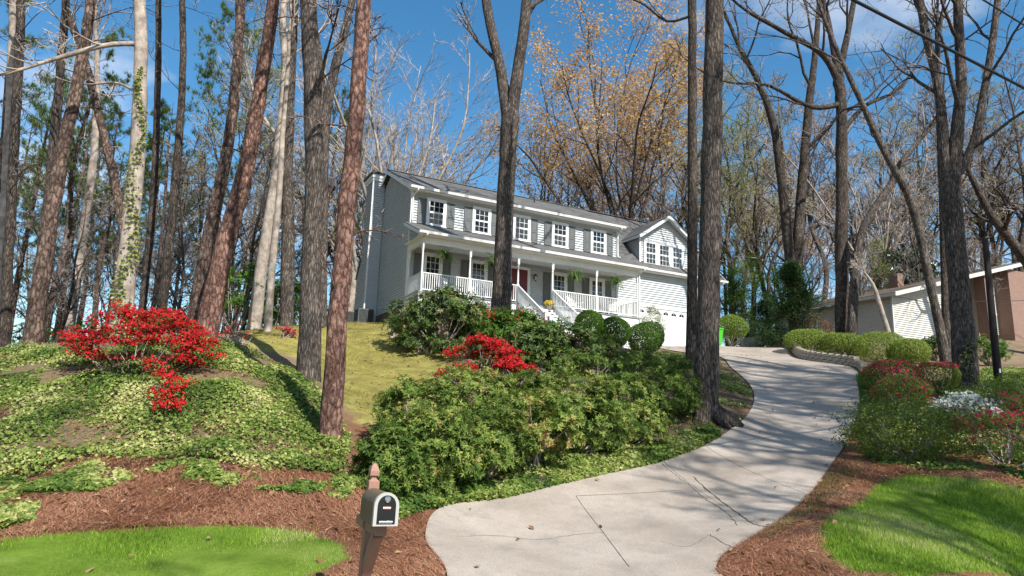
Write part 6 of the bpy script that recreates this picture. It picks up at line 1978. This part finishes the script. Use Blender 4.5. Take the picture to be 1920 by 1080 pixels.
for c in range(3):
    s0 = .2 + .21 * (c % 2)
    while s0 < seg[-1] - .2:
        f = np.interp(s0, seg, np.arange(len(edge))); i = min(int(f), len(edge) - 2); g = f - i
        p = edge[i] * (1 - g) + edge[i + 1] * g; tg = edge[i + 1] - edge[i]; nrm = np.array([tg[1], -tg[0]]); nrm /= np.linalg.norm(nrm)
        p = p + nrm * (.10 + .02 * c)
        if c < 2 or (.12 < s0 / seg[-1] < .85):
            b = obj('block', blk_me, M['block'], wl_)
            b.location = (p[0] - wc[0], p[1] - wc[1], float(tz(*(p - nrm * .1))) + .02 + c * .142 - wc[2])
            b.rotation_euler = (0, 0, math.atan2(nrm[1], nrm[0]) - math.pi / 2 + float(rb_.normal(0, .03)))
        s0 += .418
for i, (u, v, lab) in enumerate([(1190, 655, 'right'), (1128, 652, 'left')]):
    p = G(u, v)
    o = thing('paver_stack' if i == 0 else 'path_light', 'small stack of orange bricks below the boxwoods' if i == 0 else 'small black path light below the left boxwood', 'bricks' if i == 0 else 'light', p, .4)
    if i == 0:
        mt = mat_plain('orange_brick', (.34, .13, .06), .9, .1, .2, 9)
        for k in range(4): MB().box(-.14 + .02 * k, .14 + .01 * k, -.09, .09, .07 * k, .07 * k + .062).build('brick', mt, o)
    else:
        MB().tube([(0, 0, 0), (0, 0, .22)], [.012, .012], 6).build('stake', M['black'], o); MB().lathe([(.0, .3), (.09, .24), (.08, .22), (.0, .22)], (0, 0, 0), 10).build('cap', M['black'], o)

# ------------------------------------------------------------------ the neighbouring house
NC = at(1677, 628, 42.0)
nb = thing('neighbour_house', 'white-sided house with brick piers and low-pitched roof at the right edge', 'house', NC, YAW)
M['nsiding'] = mat_plain('white_siding', (.52, .51, .47), .6, .25, .07, 3.0, dirt=.25)
M['nroof'] = mat_plain('brown_shingle', (.12, .095, .075), .9, .1, .3, 4.0, .4, 40)


def mat_brickwall():
    m, n, l, p = new_mat('brick_wall')
    tc = N(n, 'TexCoord'); sp = N(n, 'SeparateXYZ'); cb = N(n, 'CombineXYZ'); l.new(tc.outputs['Object'], sp.inputs[0])
    ad = N(n, 'Math', operation='ADD'); l.new(sp.outputs['X'], ad.inputs[0]); l.new(sp.outputs['Y'], ad.inputs[1]); l.new(ad.outputs[0], cb.inputs['X']); l.new(sp.outputs['Z'], cb.inputs['Y'])
    br = N(n, 'TexBrick', Scale=1.0); br.inputs['Brick Width'].default_value = .21; br.inputs['Row Height'].default_value = .072; br.inputs['Mortar Size'].default_value = .009
    br.inputs['Color1'].default_value = (.155, .068, .045, 1); br.inputs['Color2'].default_value = (.225, .105, .07, 1); br.inputs['Mortar'].default_value = (.30, .26, .22, 1)
    l.new(cb.outputs[0], br.inputs['Vector']); l.new(br.outputs['Color'], p.inputs['Base Color']); p.inputs['Roughness'].default_value = .9
    b = N(n, 'Bump', Strength=.4, Distance=.01, invert=True); l.new(br.outputs['Fac'], b.inputs['Height']); l.new(b.outputs[0], p.inputs['Normal'])
    return m


M['brick'] = mat_brickwall()
rk = lambda x: 2.55 + .262 * x
lap_siding('front', 0, rect(0, 6.0), -.9, 2.5).build('front_wall', M['nsiding'], nb)
lap_siding('front', 0.0, lambda h: (max(0, (h - 2.5) / .262), 6.0), 2.5, 4.0).build('upper_wall', M['nsiding'], nb)
lap_siding('left', 0.0, rect(0, 9.0), -.9, 2.3).build('side_wall', M['nsiding'], nb)
MB().box(.075, 6, .075, 9, -1.5, 2.45).build('wall_core', M['nsiding'], nb)
MB().box(-.05, .06, -.045, -.03, -.9, 2.4).box(-.05, -.032, -.03, .08, -.9, 2.4).build('corner_board', M['nsiding'], nb)
v = [(x, y, rk(x) + z) for z in (0, .16) for x, y in ((-.5, -.6), (17, -.6), (17, 9.4), (-.5, 9.4))]
MB().add(v, [(0, 1, 2, 3), (4, 5, 6, 7), (0, 1, 5, 4), (3, 0, 4, 7), (1, 2, 6, 5), (2, 3, 7, 6)]).build('roof', M['nroof'], nb)
mb = MB(); mb.beam((-.5, -.615, rk(-.5) + .03), (17, -.615, rk(17) + .03), .03, .26); mb.build('rake_board', M['nsiding'], nb)
mb = MB(); mb.beam((-.515, -.6, rk(-.5) + .02), (-.515, 9.4, rk(-.5) + .02), .03, .2); mb.build('fascia', M['nsiding'], nb)
MB().box(9.9, 10.55, -.35, .3, -2.5, rk(9.9) - .05).build('brick_pier', M['brick'], nb)
MB().box(13.0, 17.0, -.35, 6, -2.5, rk(13.0) - .05).build('brick_wall', M['brick'], nb)
MB().box(6.0, 13.0, 2.2, 8.9, -2.5, rk(6) - .05).build('recess_wall', M['brick'], nb)
lap_siding('front', .6, rect(10.55, 13.0), 1.2, 5.2).build('bay_wall', M['nsiding'], nb)
MB().box(10.56, 12.99, .675, 2.2, -1.0, 5.2).build('bay_core', M['nsiding'], nb)
window(12.2, 2.7, 4.2, .75, .6, parent=nb, blind=0)
window(8.0, .6, 1.9, 1.0, 2.2, parent=nb, blind=0)
MB().box(7.0, 7.7, 4.0, 4.7, 4.0, 5.6).build('chimney', M['brick'], nb)
window(4.9, .6, 2.2, .8, 0, parent=nb, blind=0)
